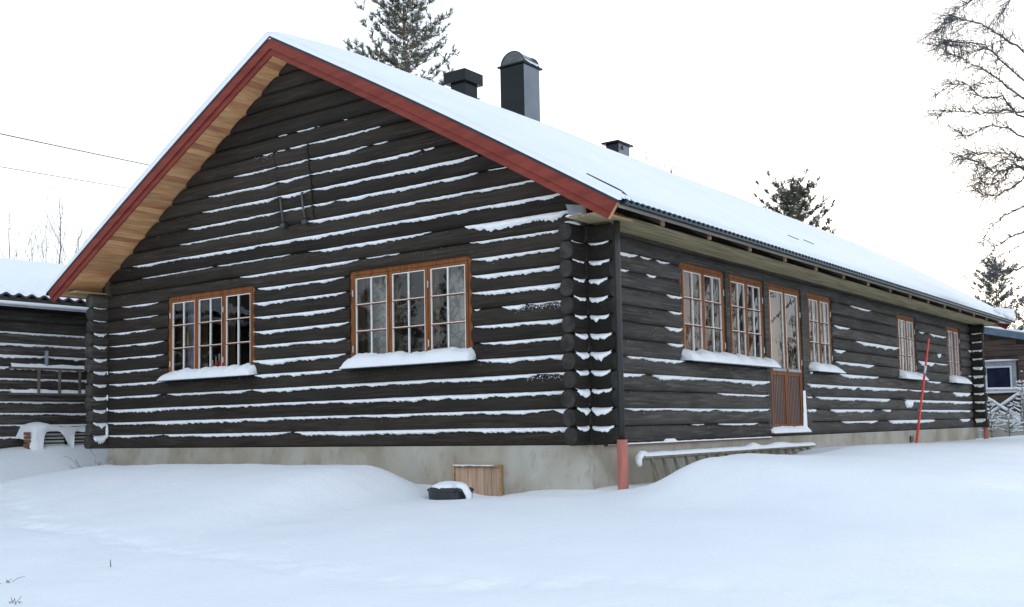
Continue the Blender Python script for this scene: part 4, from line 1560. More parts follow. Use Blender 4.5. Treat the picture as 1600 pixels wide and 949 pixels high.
# snow over the tiles, wavy with holes of tile lip showing
mb = MB()
nxs, nys = 34, 330
for j in range(nys + 1):
    y = -4.5 + 10.5 * j / nys
    ph = ((y + 3.0) / TP)
    for i in range(nxs + 1):
        t = i / nxs
        x = SE_X + .045 + (RG_X - SE_X - .045) * t
        z = SE_Z + .05 + (RG_Z - SE_Z) * t
        th = .045 + .07 * sm(0, .5, t)
        wv = .026 * math.sin(2 * math.pi * ph) * (1 - sm(.25, .6, t))
        row = (t * 2.9 / .33) % 1.0
        step_ = -.03 * (1 - sm(.1, .65, t)) * (math.exp(-((row - .5) / .12) ** 2)) * max(0, math.sin(2 * math.pi * (ph + .4)))
        z += th + wv + step_ + .015 * fbm(x * .8, y * .8, 3, 2)
        if i == 0:
            z = SE_Z + .045 + wv + .01
        mb.v.append((x, y, z))
for j in range(nys):
    for i in range(nxs):
        a = j * (nxs + 1) + i
        mb.f.append((a, a + 1, a + nxs + 2, a + nxs + 1))
mb.build("roof_snow", M['snow'], sroof, smooth=True)
# small dark tile lips showing through the snow
lip = MB()
lip.hexa([(0, 0, 0), (.012, 0, -.006), (.012, .075, -.006), (0, .075, 0), (0, 0, .014), (.012, .015, .006), (.012, .06, .006), (0, .075, .014)])
lipm = None
for r_ in range(4):
    for c in range(14):
        if R.random() < (.08 + .17 * r_):
            continue
        t = .13 + r_ * .115
        x = SE_X + .045 + (RG_X - SE_X - .045) * t
        y = -2.65 + c * TP + .04
        z = SE_Z + .05 + (RG_Z - SE_Z) * t + .045 + .07 * sm(0, .5, t) + .026 * math.sin(2 * math.pi * (y + .03 + 3) / TP) * (1 - sm(.25, .6, t)) - .02
        if lipm is None:
            o = lip.build("tile_lip", M['tile'], sroof, loc=(x, y, z)); lipm = o.data
        else:
            link("tile_lip", lipm, sroof, (x, y, z))
# ladder hung on the shed wall
l2 = thing("ladder", "brown ladder hung sideways on the log shed wall with snow on both rails", "ladder", (-11.80, -.15, 1.0))
for z in (0, .46):
    mb = MB(); mb.box((0, -.38, z - .03), (.05, 2.9, z + .01)); mb.build("rail", M['ladder_dark'], l2)
    mb = MB()
    for i in range(90):
        y = -.36 + 3.2 * i / 89
        h = .06 + .022 * nz(y * 3, z) + .012 * nz(y * 11, z)
        mb.v += [(-.01, y, z + .012 + h), (.035, y, z + .014 + h * .9), (.062, y, z + .018), (.06, y, z + .006)]
    for i in range(89):
        for q in range(3):
            mb.f.append((i * 4 + q, i * 4 + q + 1, (i + 1) * 4 + q + 1, (i + 1) * 4 + q))
    mb.build("snow_strip", M['snow'], l2, smooth=True)
for i in range(7):
    y = .13 + .405 * i
    mb = MB(); mb.box((.052, y, -.03), (.072, y + .055, .43)); bevel(mb.build("rung", M['ladder_dark'], l2), .005, 1)
mb = MB(); mb.box((.0, .30, .48), (.05, .34, .78)); mb.build("hook", M['galv'], l2)
# slatted bench and a few bricks against the shed, sunk in snow
bench = thing("slatted_bench", "grey slatted bench drifted over with snow at the foot of the log shed", "bench", (-11.45, -.35, 0.0))
for (y0, y1) in ((.22, .68), (.78, 1.5)):
    for i in range(5):
        z = .05 + i * .062
        mb = MB(); mb.box((.02 - .02 * i, y0, z), (.045 - .02 * i, y1, z + .036)); bevel(mb.build("slat", M['grey_slat'], bench), .003, 1)
    mb = MB(); mb.box((-.14, y0 + .02, -.1), (-.10, y1 - .02, .33)); mb.build("bench_back", M['dark_deck'], bench)
mb = MB()
ny_ = 70
for i in range(ny_ + 1):
    y = -.02 + 1.92 * i / ny_
    col = math.exp(-((y - .13) / .11) ** 2) + math.exp(-((y - .73) / .09) ** 2) + math.exp(-((y - 1.66) / .16) ** 4)
    col = min(1, col)
    top = .36 + .09 * math.exp(-((y - .35) / .26) ** 2) + .02 * fbm(y * 3, 1, 0, 3)
    if y < .10:
        top = max(.06, top - 2.6 * (.10 - y) ** 1.2)
    zl = (.315 * (1 - col) - .06 * col) if y > .13 else -.06
    if y < .13:
        col = 1.0
    prof = [(-.40, top + .02), (-.25, top + .03), (-.08, top + .01), (.03, top - .025), (.075, top - .07)]
    z3 = top - .07
    for q in range(1, 5):
        f_ = q / 4
        prof.append((.075 + (.15 * f_ ** 1.8) * col - .02 * (1 - col) * f_, z3 + (zl - z3) * f_))
    for x, z in prof:
        mb.v.append((x + .012 * nz(y * 6, z * 5), y, z))
npf = len(prof)
for i in range(ny_):
    for q in range(npf - 1):
        a = i * npf + q
        mb.f.append((a, a + 1, a + npf + 1, a + npf))
mb.build("snow_cover", M['snow'], bench, smooth=True)
bst = thing("brick_stack", "short column of orange bricks beside the slatted bench at the log shed", "bricks", (-11.42, -.40, -0.02))
for i in range(5):
    mb = MB(); mb.box((-.1, 0, i * .067), (.05, .05, i * .067 + .055)); bevel(mb.build("brick", M['brick'], bst, loc=(R.uniform(-.015, .015), R.uniform(-.012, .012), 0)), .004, 1)

# ------------------------------------------------------------------ house on the right
H = thing("timber_house", "brown timber house with blue-grey eave and dark window behind the far corner", "house", (0, 26.7, 0))
def hz_(x):        # roof underside
    return 2.96 - .2269 * (x + 1.56)
mb = MB(); mb.box((-7.0, .06, -1.2), (3.0, 8, .42)); mb.build("foundation", M['concrete'], H)
mb = MB(); mb.add([(-7, .05, .42), (3, .05, .42), (3, .05, hz_(3) + .05), (-5.5, .05, hz_(-5.5) + .05), (-7, .05, hz_(-5.5) - .4)], [(0, 1, 2, 3, 4)])
mb.box((-7.0, .06, .42), (3.0, 8, 2.0))
mb.build("wall_core", M['dark_deck'], H)
for i in range(18):
    z0_, z1_ = .42 + i * .18, .42 + (i + 1) * .18 - .012
    x1 = 3.0
    if z1_ > hz_(3.0):
        x1 = -1.56 + (2.96 - z1_) / .2269
    x0 = -5.4
    segs = [(x0, x1)]
    if z1_ > 1.02 and z0_ < 2.10:
        segs = [(x0, -1.75), (-.60, x1)]
    for a, b in segs:
        if b > a:
            mb = MB(); mb.box((a, 0.0, z0_), (b, .045, z1_)); mb.build("siding_plank", M['plank_brown'], H)
mb = MB()
for (xa, xb) in ((-5.6, 3.4),):
    mb.hexa([(xa, -.45, hz_(xa)), (xb, -.45, hz_(xb)), (xb, 8.4, hz_(xb)), (xa, 8.4, hz_(xa)), (xa, -.45, hz_(xa) + .22), (xb, -.45, hz_(xb) + .22), (xb, 8.4, hz_(xb) + .22), (xa, 8.4, hz_(xa) + .22)])
hr = mb.build("roof", M['blue_metal'], H)
for d in (.03, .10, .17):
    mb = MB(); mb.hexa([(-5.6, -.475, hz_(-5.6) + d), (3.4, -.475, hz_(3.4) + d), (3.4, -.451, hz_(3.4) + d), (-5.6, -.451, hz_(-5.6) + d),
                        (-5.6, -.475, hz_(-5.6) + d + .03), (3.4, -.475, hz_(3.4) + d + .03), (3.4, -.451, hz_(3.4) + d + .03), (-5.6, -.451, hz_(-5.6) + d + .03)])
    mb.build("fascia_ridge", M['blue_metal'], hr)
mb = MB()
for i in range(50):
    x = -5.6 + 9 * i / 49
    h = .06 + .02 * nz(x * 2, 5)
    mb.v += [(x, -.48, hz_(x) + .222), (x, -.47, hz_(x) + .23 + h * .7), (x, -.35, hz_(x) + .23 + h), (x, 8.4, hz_(x) + .24 + h)]
for i in range(49):
    for q in range(3):
        mb.f.append((i * 4 + q, i * 4 + q + 1, (i + 1) * 4 + q + 1, (i + 1) * 4 + q))
mb.build("roof_snow", M['snow'], hr, smooth=True)
wx0, wx1, wz0, wz1 = -1.72, -.66, 1.02, 2.05
mb = MB()
mb.box((wx0, -.03, wz1 - .16), (wx1, .05, wz1)); mb.box((wx0, -.03, wz0), (wx1, .05, wz0 + .1)); mb.box((wx1 - .13, -.03, wz0 + .1), (wx1, .05, wz1 - .16)); mb.box((wx0, -.03, wz0 + .1), (wx0 + .13, .05, wz1 - .16))
hw = mb.build("window", M['trim_grey'], H)
mb = MB()
a, b, c, d = wx0 + .13, wx1 - .13, wz0 + .1, wz1 - .16
mb.box((a, -.045, d - .05), (b, .0, d)); mb.box((a, -.045, c), (b, 0, c + .05)); mb.box((b - .05, -.045, c + .05), (b, 0, d - .05)); mb.box((a, -.045, c + .05), (a + .05, 0, d - .05))
mb.build("window_frame", M['trim_white'], hw)
mb = MB(); mb.box((a + .05, -.01, c + .05), (b - .05, .01, d - .05)); mb.build("pane", M['blue_glass'], hw)
for z, dd in ((wz1 + .0, .05), (wz0 + .02, .10)):
    mb = MB(); mb.box((wx0 - .05, -.10, z), (wx1 + .05, -.03, z + .01)); mb.build("sill", M['blue_metal'], hw)
    blob("sill_snow", M['snow'], hw, (wx0 + wx1) / 2, -.09, z + .01, .60, .09, dd, z, 24, 8, .15, .3)

# snowy cross-braced fence in front of it
fx = thing("cross_fence", "snow topped cross-braced wooden fence before the brown timber house", "fence", (0, 24.5, -.45))
def bar(p, q, r_, mt, name, parent, snow=True):
    mb = MB(); mb.tube([p, q], r_, 6); o = mb.build(name, mt, parent)
    if snow:
        pv, qv = Vector(p), Vector(q)
        n = 14
        mb = MB()
        pts = [pv.lerp(qv, i / n) + Vector((0, -.01, r_ + .018 + .01 * nz(i * .7, pv.x))) for i in range(n + 1)]
        mb.tube(pts, [.034 + .012 * nz(i * .9, pv.x + 3) for i in range(n + 1)], 7)
        mb.build("snow_strip", M['snow'], o, smooth=True)
    return o
for x in (-1.35, -.1, 1.15, 2.4):
    bar((x, 0, -.2), (x, 0, 1.62), .045, M['grey_slat'], "post", fx, False)
bar((-1.35, 0, 1.52), (2.4, 0, 1.48), .035, M['grey_slat'], "rail", fx)
bar((-1.35, 0, .55), (2.4, 0, .52), .035, M['grey_slat'], "rail", fx)
for x in (-1.35, -.1, 1.15):
    bar((x + .05, -.04, 1.42), (x + 1.2, -.04, .62), .028, M['grey_slat'], "brace", fx)
    bar((x + .05, .04, .62), (x + 1.2, .04, 1.42), .028, M['grey_slat'], "brace", fx)

# ------------------------------------------------------------------ trees
def clump(mb, p, d, size, n, rnd_):
    """tuft of needles: thin blades fanned round the twig tip"""
    d = d.normalized()
    a = d.orthogonal().normalized()
    b = d.cross(a)
    for i in range(n):
        th = rnd_.uniform(0, 6.283)
        sp = rnd_.uniform(.25, 1.05)
        dr = (d * (1.1 - sp * .5) + (a * math.cos(th) + b * math.sin(th)) * sp).normalized()
        ln = size * rnd_.uniform(.7, 1.25)
        sd_ = dr.orthogonal().normalized() * size * .065
        q = p - d * rnd_.uniform(0, size * .8)
        o = len(mb.v)
        mb.v += [tuple(q - sd_), tuple(q + sd_), tuple(q + dr * ln)]
        mb.f.append((o, o + 1, o + 2))

def conifer(name, label, loc, h, rad_, z0f, seed, mt='needles', group=None, whorl=.42, csize=.17, up=.35, snowy=0.0, lean_=0.0, dens=1.0, shape=1.0, cn=8, trunk_mat='bark_pine'):
    rn = random.Random(seed)
    t = thing(name, label, "tree", loc, group)
    tm_ = MB()
    n = 12
    pts = [Vector((lean_ * h * (i / n) ** 2 + .04 * rn.uniform(-1, 1), .04 * rn.uniform(-1, 1), h * i / n)) for i in range(n + 1)]
    tr = h * .011
    tm_.tube(pts, [tr * (1 - .93 * i / n) + .008 for i in range(n + 1)], 8)
    def tp(z):
        f_ = max(0, min(.9999, z / h)) * n
        i = int(f_)
        return pts[i].lerp(pts[i + 1], f_ - i)
    nd, sw = MB(), MB()
    z = h * z0f
    br = MB()
    while z < h * .985:
        f = 1 - (z - h * z0f) / (h * (1 - z0f))
        ln0 = rad_ * (f ** (.75 * shape)) * 1.0 + .12
        for k in range(rn.choice((4, 5, 5, 6))):
            th = rn.uniform(0, 6.283)
            ln = ln0 * rn.uniform(.55, 1.15)
            out = Vector((math.cos(th), math.sin(th), 0))
            base = tp(z + rn.uniform(-.1, .1) * whorl)
            el_ = up * rn.uniform(.5, 1.4) + .25 * (1 - f)
            m_ = max(3, int(ln / .28))
            bp_ = []
            for i in range(m_ + 1):
                s = i / m_
                sag = -.28 * ln * s * (1 - s) * (1.2 if f > .3 else .4)
                bp_.append(base + out * ln * s + Vector((.05 * rn.uniform(-1, 1) * s, .05 * rn.uniform(-1, 1) * s, ln * el_ * s + sag)))
            br.tube(bp_, [max(.005, .016 * (ln / 1.5) * (1 - .8 * i / m_)) for i in range(m_ + 1)], 4, False)
            for i in range(1, m_ + 1):
                s = i / m_
                if s < .22 and ln > .7:
                    continue
                nb2 = max(1, int((3 if s < 1 else 2) * dens + rn.random()))
                for q in range(nb2):
                    side = rn.choice((-1, 1))
                    tw = (bp_[i] - bp_[i - 1]).normalized()
                    lat = Vector((-out.y, out.x, 0)) * side
                    dv = (tw * rn.uniform(.4, 1) + lat * rn.uniform(.2, 1.0) + Vector((0, 0, rn.uniform(.05, .55)))).normalized()
                    tl = rn.uniform(.10, .42) * min(1, ln / 1.2)
                    e = bp_[i] + dv * tl
                    br.tube([bp_[i], e], [.005, .003], 3, False)
                    clump(nd, e, dv, csize * rn.uniform(.8, 1.2), cn, rn)
                    if tl > .22:
                        clump(nd, bp_[i] + dv * tl * .5, dv, csize * .9, cn - 2, rn)
                    if rn.random() < snowy:
                        c_ = e + Vector((0, 0, .03))
                        o = len(sw.v)
                        r_ = csize * rn.uniform(.25, .5)
                        for a_ in range(5):
                            an = a_ * 1.2566
                            sw.v.append((c_.x + r_ * math.cos(an), c_.y + r_ * math.sin(an), c_.z - .01))
                        sw.v.append((c_.x, c_.y, c_.z + r_ * .5))
                        sw.v.append((c_.x, c_.y, c_.z - r_ * .25))
                        for a_ in range(5):
                            sw.f.append((o + a_, o + (a_ + 1) % 5, o + 5))
                            sw.f.append((o + (a_ + 1) % 5, o + a_, o + 6))
        z += whorl * rn.uniform(.75, 1.2) * (.6 + .4 * f)
    clump(nd, tp(h) + Vector((0, 0, .1)), Vector((0, 0, 1)), csize, cn + 2, rn)
    tm_.build("trunk", M[trunk_mat], t, smooth=True)
    br.build("branches", M[trunk_mat], t)
    nd.build("crown", M[mt], t)
    if sw.f:
        sw.build("crown_snow", M['snow'], t, smooth=True)["kind"] = "stuff"
    return t

conifer("pine_tree", "tall pine with upswept branches rising over the roof left of the chimneys", (-18.16, 17.2, -.5), 17.2, 3.1, .38, 5, whorl=.33, csize=.19, up=.45, snowy=.4, shape=.95, dens=1.8)
conifer("pine_tree", "pine with a loose rounded top showing over the middle of the roof ridge", (-9.97, 32.1, -.5), 10.35, 1.95, .45, 8, mt='needles', whorl=.3, csize=.2, up=.7, snowy=.2, shape=.5, dens=2.6)
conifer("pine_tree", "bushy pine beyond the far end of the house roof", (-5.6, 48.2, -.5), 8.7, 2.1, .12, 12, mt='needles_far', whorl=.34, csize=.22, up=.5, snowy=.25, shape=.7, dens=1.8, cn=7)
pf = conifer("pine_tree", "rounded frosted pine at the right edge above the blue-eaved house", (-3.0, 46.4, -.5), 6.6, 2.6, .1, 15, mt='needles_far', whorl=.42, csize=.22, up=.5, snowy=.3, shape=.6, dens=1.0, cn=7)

def copy_tree(o, label, loc, rz, sc_=1.0, group=None):
    c = o.copy()
    COL.objects.link(c)
    c.location = loc
    c.rotation_euler = (0, 0, rz)
    c.scale = (sc_, sc_, sc_)
    c["label"] = label
    if group:
        c["group"] = group
    for ch in o.children:
        d = ch.copy()
        COL.objects.link(d)
        d.parent = c
    return c
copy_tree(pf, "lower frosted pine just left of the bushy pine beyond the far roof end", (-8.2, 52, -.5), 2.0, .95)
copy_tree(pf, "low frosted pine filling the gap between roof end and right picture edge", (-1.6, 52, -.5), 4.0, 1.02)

# conifers across the yard, seen in the window glass
rf = conifer("spruce_tree", "dark spruce across the yard, mirrored in the long side windows", (13.5, 31.0, -.6), 7.6, 2.0, .05, 33, whorl=.45, csize=.26, up=.15, snowy=.25, dens=.8, cn=6, group="trees mirrored in the windows")
k = 0
for (x, y, s_) in ((11.2, 23.5, .58), (11.6, 27.2, .66), (12.9, 33.6, .78), (10.9, 36.5, .7), (12.8, 40.2, .85), (11.2, 44.5, .82), (13.2, 49.6, .95), (11.0, 55.8, .95), (12.6, 62.5, 1.05), (15.6, 29.5, .8)):
    k += 1
    copy_tree(rf, "dark spruce across the yard, mirrored in the long side windows", (x, y, -.6), k * 1.7, s_, "trees mirrored in the windows")
for (x, y, s_) in ((-14, -19, .85), (-17, -18, .95), (-20, -17.4, .85), (-23, -16.4, 1.0), (-26, -15.2, .9), (-29, -14, 1.0), (-32.5, -12.6, .95), (-15.5, -22, 1.1), (-19, -21.5, 1.15), (-22.5, -20.4, 1.1), (-26, -19.4, 1.2), (-30, -18, 1.15), (-34.5, -16.4, 1.2)):
    k += 1
    copy_tree(rf, "dark spruce behind the photographer, mirrored in the gable windows", (x, y, -1.3), k * 1.7, s_, "trees mirrored in the gable windows")

# bare trees
def twigs(mb, p, d, ln, r_, depth, rn, droop=0.0, n_side=3, spread=.7):
    m_ = 5
    pts = [p.copy()]
    dd = d.normalized()
    for i in range(m_):
        dd = (dd + Vector((rn.uniform(-1, 1), rn.uniform(-1, 1), rn.uniform(-1, 1))) * .14 + Vector((0, 0, -droop * .16))).normalized()
        pts.append(pts[-1] + dd * ln / m_)
    mb.tube(pts, [max(.0022, r_ * (1 - .75 * i / m_)) for i in range(m_ + 1)], 4 if r_ > .008 else 3, False)
    if depth <= 0:
        return
    for q in range(n_side):
        i = rn.randint(1, m_)
        ax = Vector((rn.uniform(-1, 1), rn.uniform(-1, 1), rn.uniform(-.6, .9)))
        dv = (dd + ax.normalized() * spread * rn.uniform(.6, 1.3)).normalized()
        twigs(mb, pts[i], dv, ln * rn.uniform(.45, .75), r_ * .55, depth - 1, rn, droop * 1.4, n_side, spread)

def sapling(loc, top, seed, label, r0=.03, group=None, depth=2, ns=16, spread=.5, name="bare_sapling"):
    rn = random.Random(seed)
    h = top - loc[2]
    t = thing(name, label, "tree", loc, group)
    mb = MB()
    n = 10
    pts = [Vector((.05 * rn.uniform(-1, 1) * (i > 0), .05 * rn.uniform(-1, 1) * (i > 0), h * i / n)) for i in range(n + 1)]
    mb.tube(pts, [r0 * (1 - .9 * i / n) + .003 for i in range(n + 1)], 6)
    mb.build("trunk", M['bark_sapling'], t, smooth=True)
    mb = MB()
    for i in range(ns):
        z = h * rn.uniform(.45, .97)
        f_ = z / h * n
        j = min(n - 1, int(f_))
        p = pts[j].lerp(pts[j + 1], f_ - j)
        th = rn.uniform(0, 6.28)
        twigs(mb, p, Vector((math.cos(th) * spread, math.sin(th) * spread, 1)), (h - z) * .55 + .35, .009, depth, rn, -.2, 3, .5)
    mb.build("branches", M['bark_sapling'], t)
    return t
LFT = [((-25.83, 7.12), 7.3, 1, "slender bare sapling standing leftmost above the shed roof"),
       ((-25.3, 7.6), 6.5, 2, "thin bare sapling second from the left above the shed roof"),
       ((-24.95, 7.85), 6.5, 4, "thin bare sapling just left of the tall forked one above the shed"),
       ((-24.54, 8.04), 7.75, 3, "tallest forked bare sapling above the shed roof"),
       ((-24.1, 8.4), 6.9, 5, "bare sapling nearest the red gable board above the shed")]
for (x, y), tz, sd_, lb in LFT:
    sapling((x, y, -.4), tz, sd_, lb, .05 if sd_ in (1, 3) else .03, "bare saplings behind the shed", 2, 12)
BR = [((-12.41, 24.07), 10.69, "highest bare twig top over the roof right of the small vent chimney"),
      ((-12.1, 24.35), 10.2, "bare twig top just right of the highest one over the roof"),
      ((-11.7, 24.65), 9.9, "faint bare treetop third over the roof after the vent chimney"),
      ((-11.33, 24.91), 10.2, "leaning bare treetop rightmost of the group after the vent chimney"),
      ((-9.04, 36.69), 8.46, "bare treetop just right of the loose-topped pine over the roof"),
      ((-7.92, 37.56), 7.86, "bare treetop over the right part of the roof, left of a close pair"),
      ((-7.34, 38.01), 7.62, "left one of the close pair of bare treetops over the roof"),
      ((-7.08, 38.22), 7.44, "right one of the close pair of bare treetops over the roof"),
      ((-6.19, 38.86), 7.59, "last bare treetop before the right end of the roof")]
for i, ((x, y), tz, lb) in enumerate(BR):
    sapling((x, y, -.5), tz, 30 + i, lb, .06, "bare treetops over the roof", 2, 12, .35)

# birch whose limbs enter from the right
birch = thing("birch_tree", "bare birch with fine drooping twigs reaching in from the right edge", "tree", (4.25, 14.3, -.6))
B0 = Vector((4.25, 14.3, -.6))
rn = random.Random(77)
tm_ = MB()
tp_ = [(0, 0, 0), (.02, .0, 2), (-.03, .03, 4), (.05, 0, 6), (.1, -.05, 8.5), (.2, -.1, 11), (.25, -.15, 13.5)]
tm_.tube(tp_, [.17, .15, .135, .12, .09, .055, .02], 12)
tm_.build("trunk", M['bark_birch'], birch, smooth=True)
LIMBS = [[(4.14, 14.21, 6.53), (2.53, 12.92, 7.68), (2.08, 12.55, 8.08), (1.77, 12.31, 8.3), (1.51, 12.11, 8.36), (1.3, 11.96, 8.34), (1.14, 11.86, 8.11)],
 [(2.23, 12.67, 7.92), (1.79, 12.38, 7.72), (1.47, 12.15, 7.6)],
 [(4.14, 14.3, 5.56), (2.47, 12.97, 6.69), (2.12, 12.68, 7.06), (1.82, 12.43, 7.33), (1.55, 12.22, 7.51), (1.34, 12.06, 7.64), (1.16, 11.91, 7.78)],
 [(2.09, 12.65, 7.1), (2.05, 12.59, 7.5), (2.17, 12.64, 7.82)],
 [(4.15, 14.29, 5.75), (2.45, 12.98, 6.43), (2.19, 12.79, 6.49), (1.82, 12.52, 6.42), (1.5, 12.29, 6.45), (1.19, 12.05, 6.51), (1.02, 11.94, 6.39)],
 [(2.09, 12.66, 7.07), (1.86, 12.49, 7.04), (1.64, 12.34, 6.92)],
 [(4.06, 14.36, 4.38), (2.39, 13.03, 5.45), (2.21, 12.89, 5.6), (1.98, 12.72, 5.61), (1.66, 12.49, 5.6), (1.48, 12.35, 5.62)],
 [(2.39, 13.03, 5.45), (2.05, 12.79, 5.48), (1.85, 12.66, 5.28), (1.62, 12.52, 5.03)],
 [(4.02, 14.4, 3.73), (2.37, 13.05, 5.1), (2.14, 12.91, 4.9), (1.9, 12.75, 4.75), (1.71, 12.61, 4.74), (1.56, 12.49, 4.86)],
 [(3.94, 14.46, 2.43), (2.25, 13.15, 3.28), (2.06, 13.01, 3.22), (1.88, 12.88, 3.2), (1.77, 12.81, 3.13)],
 [(3.98, 14.43, 3.08), (2.29, 13.12, 3.77), (1.95, 12.9, 3.55), (1.63, 12.68, 3.4)]]
rb = random.Random(5)
big = [l for l in LIMBS if len(l) >= 6]
for a_, b_ in ((0, 1), (1, 2), (2, 3), (3, 4), (3, 4)):
    f_ = rb.uniform(.3, .7)
    nl = [tuple(big[a_][i][c] * (1 - f_) + big[b_][min(i, len(big[b_]) - 1)][c] * f_ + rb.uniform(-.16, .16) * (i > 0) for c in range(3)) for i in range(min(len(big[a_]), len(big[b_])))]
    LIMBS.append(nl)
LIMBS.append([(4.1, 14.3, 8.0), (2.9, 13.2, 9.0), (2.5, 12.9, 9.3), (2.1, 12.6, 9.3), (1.8, 12.4, 9.1)])
LIMBS += [[(4.3, 14.1, 9.2), (2.7, 13.0, 8.75), (2.2, 12.7, 8.95), (1.8, 12.4, 8.85), (1.5, 12.15, 8.6), (1.35, 12.05, 8.4)],
          [(4.3, 14.1, 10.0), (2.9, 13.2, 9.3), (2.5, 12.9, 9.0), (2.3, 12.8, 8.7), (2.15, 12.7, 8.45)],
          [(4.0, 14.4, 3.5), (2.33, 13.08, 4.5), (2.0, 12.85, 4.35), (1.75, 12.7, 4.1), (1.6, 12.55, 3.8)],
          [(4.0, 14.4, 3.2), (2.3, 13.1, 4.0), (2.05, 12.95, 3.9), (1.8, 12.8, 3.7), (1.7, 12.7, 3.45)]]
for li, lm in enumerate(LIMBS):
    pts = [Vector(p) - B0 for p in lm]
    fine = []
    for i in range(len(pts) - 1):
        for q in range(4):
            fine.append(pts[i].lerp(pts[i + 1], q / 4) + Vector((rn.uniform(-1, 1), rn.uniform(-1, 1), rn.uniform(-1, 1))) * .018)
    fine.append(pts[-1])
    long_ = len(lm) > 4
    r0 = .030 if long_ else .010
    mb = MB()
    n = len(fine)
    mb.tube(fine, [max(.0035, r0 * (1 - .93 * (i / n) ** .8)) for i in range(n)], 6)
    mb.build("limb", M['bark_birch'], birch, smooth=True)
    mb = MB()
    st = 3 if long_ else 1
    for i in range(st, n):
        for q in range(5 if i < n * .6 else 6):
            ax = Vector((rn.uniform(-1, 1), rn.uniform(-1, 1), rn.uniform(-.5, 1.1))).normalized()
            d0 = (fine[min(i + 1, n - 1)] - fine[i - 1]).normalized()
            dv = (d0 * .8 + ax * .8).normalized()
            twigs(mb, fine[i], dv, rn.uniform(.22, .55) * (1.1 if long_ else .8) * (.6 if lm[-1][2] < 3.6 else 1), .0065, 2, rn, .2 if lm[-1][2] < 3.6 else .5, 2, .75)
    tw = mb.build("twigs", M['bark_birch'], birch)
    tw["kind"] = "stuff"
# further limbs above and below the frame keep the crown whole
mb = MB()
for i in range(16):
    z = rn.uniform(5.5, 13)
    th = rn.uniform(-2.0, 2.2)
    twigs(mb, Vector((.1, -.05, z)), Vector((math.cos(th), math.sin(th), .9)), rn.uniform(2, 3.2), .03, 3, rn, .25, 4, .6)
mb.build("crown", M['bark_birch'], birch)

# snowy young spruces in front of the far house
def young_spruce(loc, h, seed, label):
    rn = random.Random(seed)
    t = thing("young_spruce", label, "tree", loc, "snowy young spruces at the far corner")
    mb = MB(); mb.tube([(0, 0, -.1), (.01, 0, h * .5), (0, 0, h)], [.018, .012, .004], 6); mb.build("trunk", M['dry_twig'], t)
    nd, sw = MB(), MB()
    z = h * .25
    while z < h:
        f = 1 - z / h
        for k in range(6):
            th = rn.uniform(0, 6.28)
            ln = (.10 + .42 * f) * rn.uniform(.7, 1.2)
            out = Vector((math.cos(th), math.sin(th), .25 + rn.uniform(-.2, .3)))
            p, q = Vector((0, 0, z)), Vector((0, 0, z)) + out * ln
            nd.tube([p, q], [.006, .003], 3, False)
            m_ = max(2, int(ln / .07))
            for i in range(m_):
                s = (i + 1) / m_
                clump(nd, p.lerp(q, s), out, .07, 5, rn)
            if rn.random() < .75:
                pts = [p.lerp(q, .3 + .7 * i / 4) + Vector((0, 0, .018)) for i in range(5)]
                sw.tube(pts, [.014 + rn.uniform(0, .014) for i in range(5)], 5)
        z += .12
    nd.build("crown", M['needles'], t)
    sw.build("crown_snow", M['snow'], t, smooth=True)
for i, (x, y, h, lb) in enumerate(((-.36, 21.5, 1.15, "snow-laden young spruce closest to the far house corner"),
                                   (.05, 21.7, 1.05, "snow-laden young spruce in the middle of the three by the far corner"),
                                   (.40, 21.9, 1.75, "tallest snow-laden young spruce at the right picture edge"))):
    young_spruce((x, y, -.45), h, 60 + i, lb)
sp = conifer("pine_tree", "frosted half-grown pine standing in front of the brown timber house at the right edge", (1.35, 24.9, -.45), 4.1, 1.15, .25, 71, mt='needles_far', whorl=.26, csize=.12, up=.4, snowy=.5, dens=1.2, cn=8)

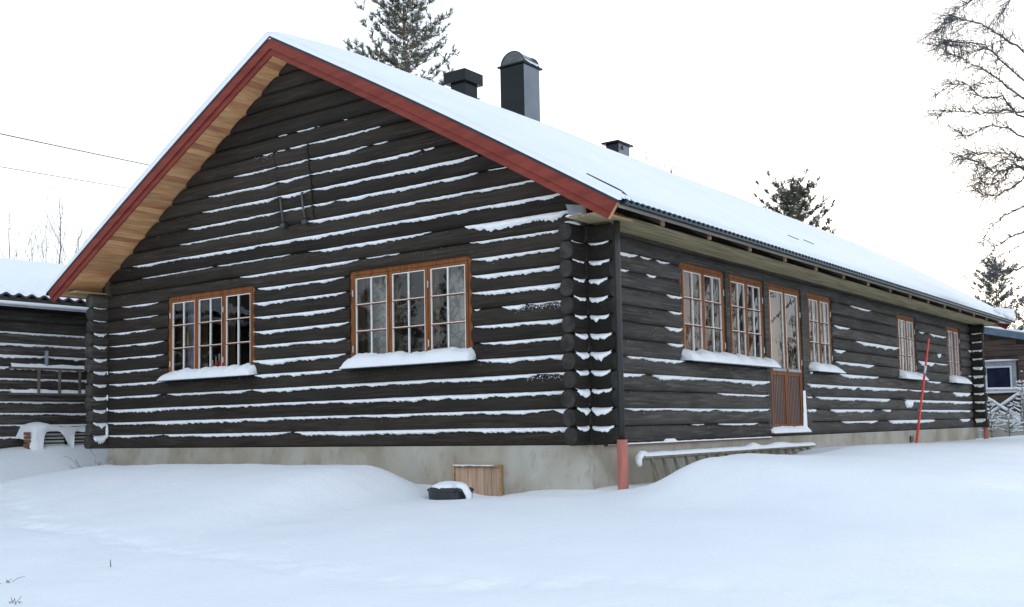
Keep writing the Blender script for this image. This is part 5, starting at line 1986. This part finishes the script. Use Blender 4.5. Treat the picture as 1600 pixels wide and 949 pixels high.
# ------------------------------------------------------------------ power cables and their pole
pl = thing("utility_pole", "wooden utility pole behind the roof carrying the power cables", "pole", (-19.9, 11.46, -.5))
mb = MB(); mb.tube([(0, 0, 0), (0, 0, 8.7)], [.13, .10], 12); mb.build("pole_shaft", M['bark_pine'], pl, smooth=True)
mb = MB(); mb.box((-.05, -.5, 8.3), (.05, .5, 8.4)); mb.build("crossarm", M['bark_pine'], pl)
for (pa, pb, lb, r_) in (((-10.18, -3.58, 5.16), (-19.86, 11.44, 7.95), "upper black power cable crossing the sky left of the roof", .011),
                     ((-10.22, -3.55, 4.59), (-19.91, 11.47, 7.25), "lower thinner power cable crossing the sky left of the roof", .007)):
    pa, pb = Vector(pa), Vector(pb)
    pa2 = pa + (pa - pb) * .9
    mb = MB()
    n = 40
    pts = []
    for i in range(n + 1):
        s = i / n
        p = pa2.lerp(pb, s)
        p.z -= .25 * 4 * s * (1 - s) * .4 - .25 * .4 * 4 * .47 * .53
        pts.append(p)
    mb.tube(pts, r_, 6)
    tag(mb.build("power_cable", M['cable'], smooth=True), lb, "cable")

# ------------------------------------------------------------------ little plants in the snow
def tuft(loc, n, ln, seed, label, cat="plant", name="dry_bush", r_=.003, spread=.8, depth=1):
    rn = random.Random(seed)
    mb = MB()
    for i in range(n):
        th = rn.uniform(0, 6.28)
        d = Vector((math.cos(th) * spread, math.sin(th) * spread, rn.uniform(.4, 1)))
        twigs(mb, Vector((rn.uniform(-.03, .03), rn.uniform(-.03, .03), -.05)), d, ln * rn.uniform(.5, 1.1), r_, depth, rn, .4, 3, .6)
    o = mb.build(name, M['dry_twig'], loc=loc)
    return tag(o, label, cat)
gz = ground_h
tuft((-9.02, -.62, gz(-9.02, -.62)), 14, .34, 5, "tangle of dry twigs poking from the snow at the left house corner", depth=2)
tuft((-8.86, -.50, gz(-8.86, -.50)), 9, .24, 6, "small dry twig clump right against the foundation's left end", depth=2)
mb = MB(); mb.tube([(-.05, .04, -.03), (.0, .0, .035), (.045, -.03, .07)], [.0045, .004, .002], 5)
tag(mb.build("twig", M['dry_twig'], loc=(-1.08, -5.54, gz(-1.08, -5.54))), "single short dark twig lying in the foreground snow", "twig")
for i, (x, y) in enumerate(((-1.28, -6.3), (-.62, -6.75), (-.36, -6.72))):
    tuft((x, y, gz(x, y)), 5, .10, 20 + i, ["dry grass stalks highest up at the lower left picture edge", "dry grass stalks in the very lower left corner", "dry grass stalks rightmost near the lower left corner"][i], name="dry_grass", r_=.0022, spread=.35, depth=1)
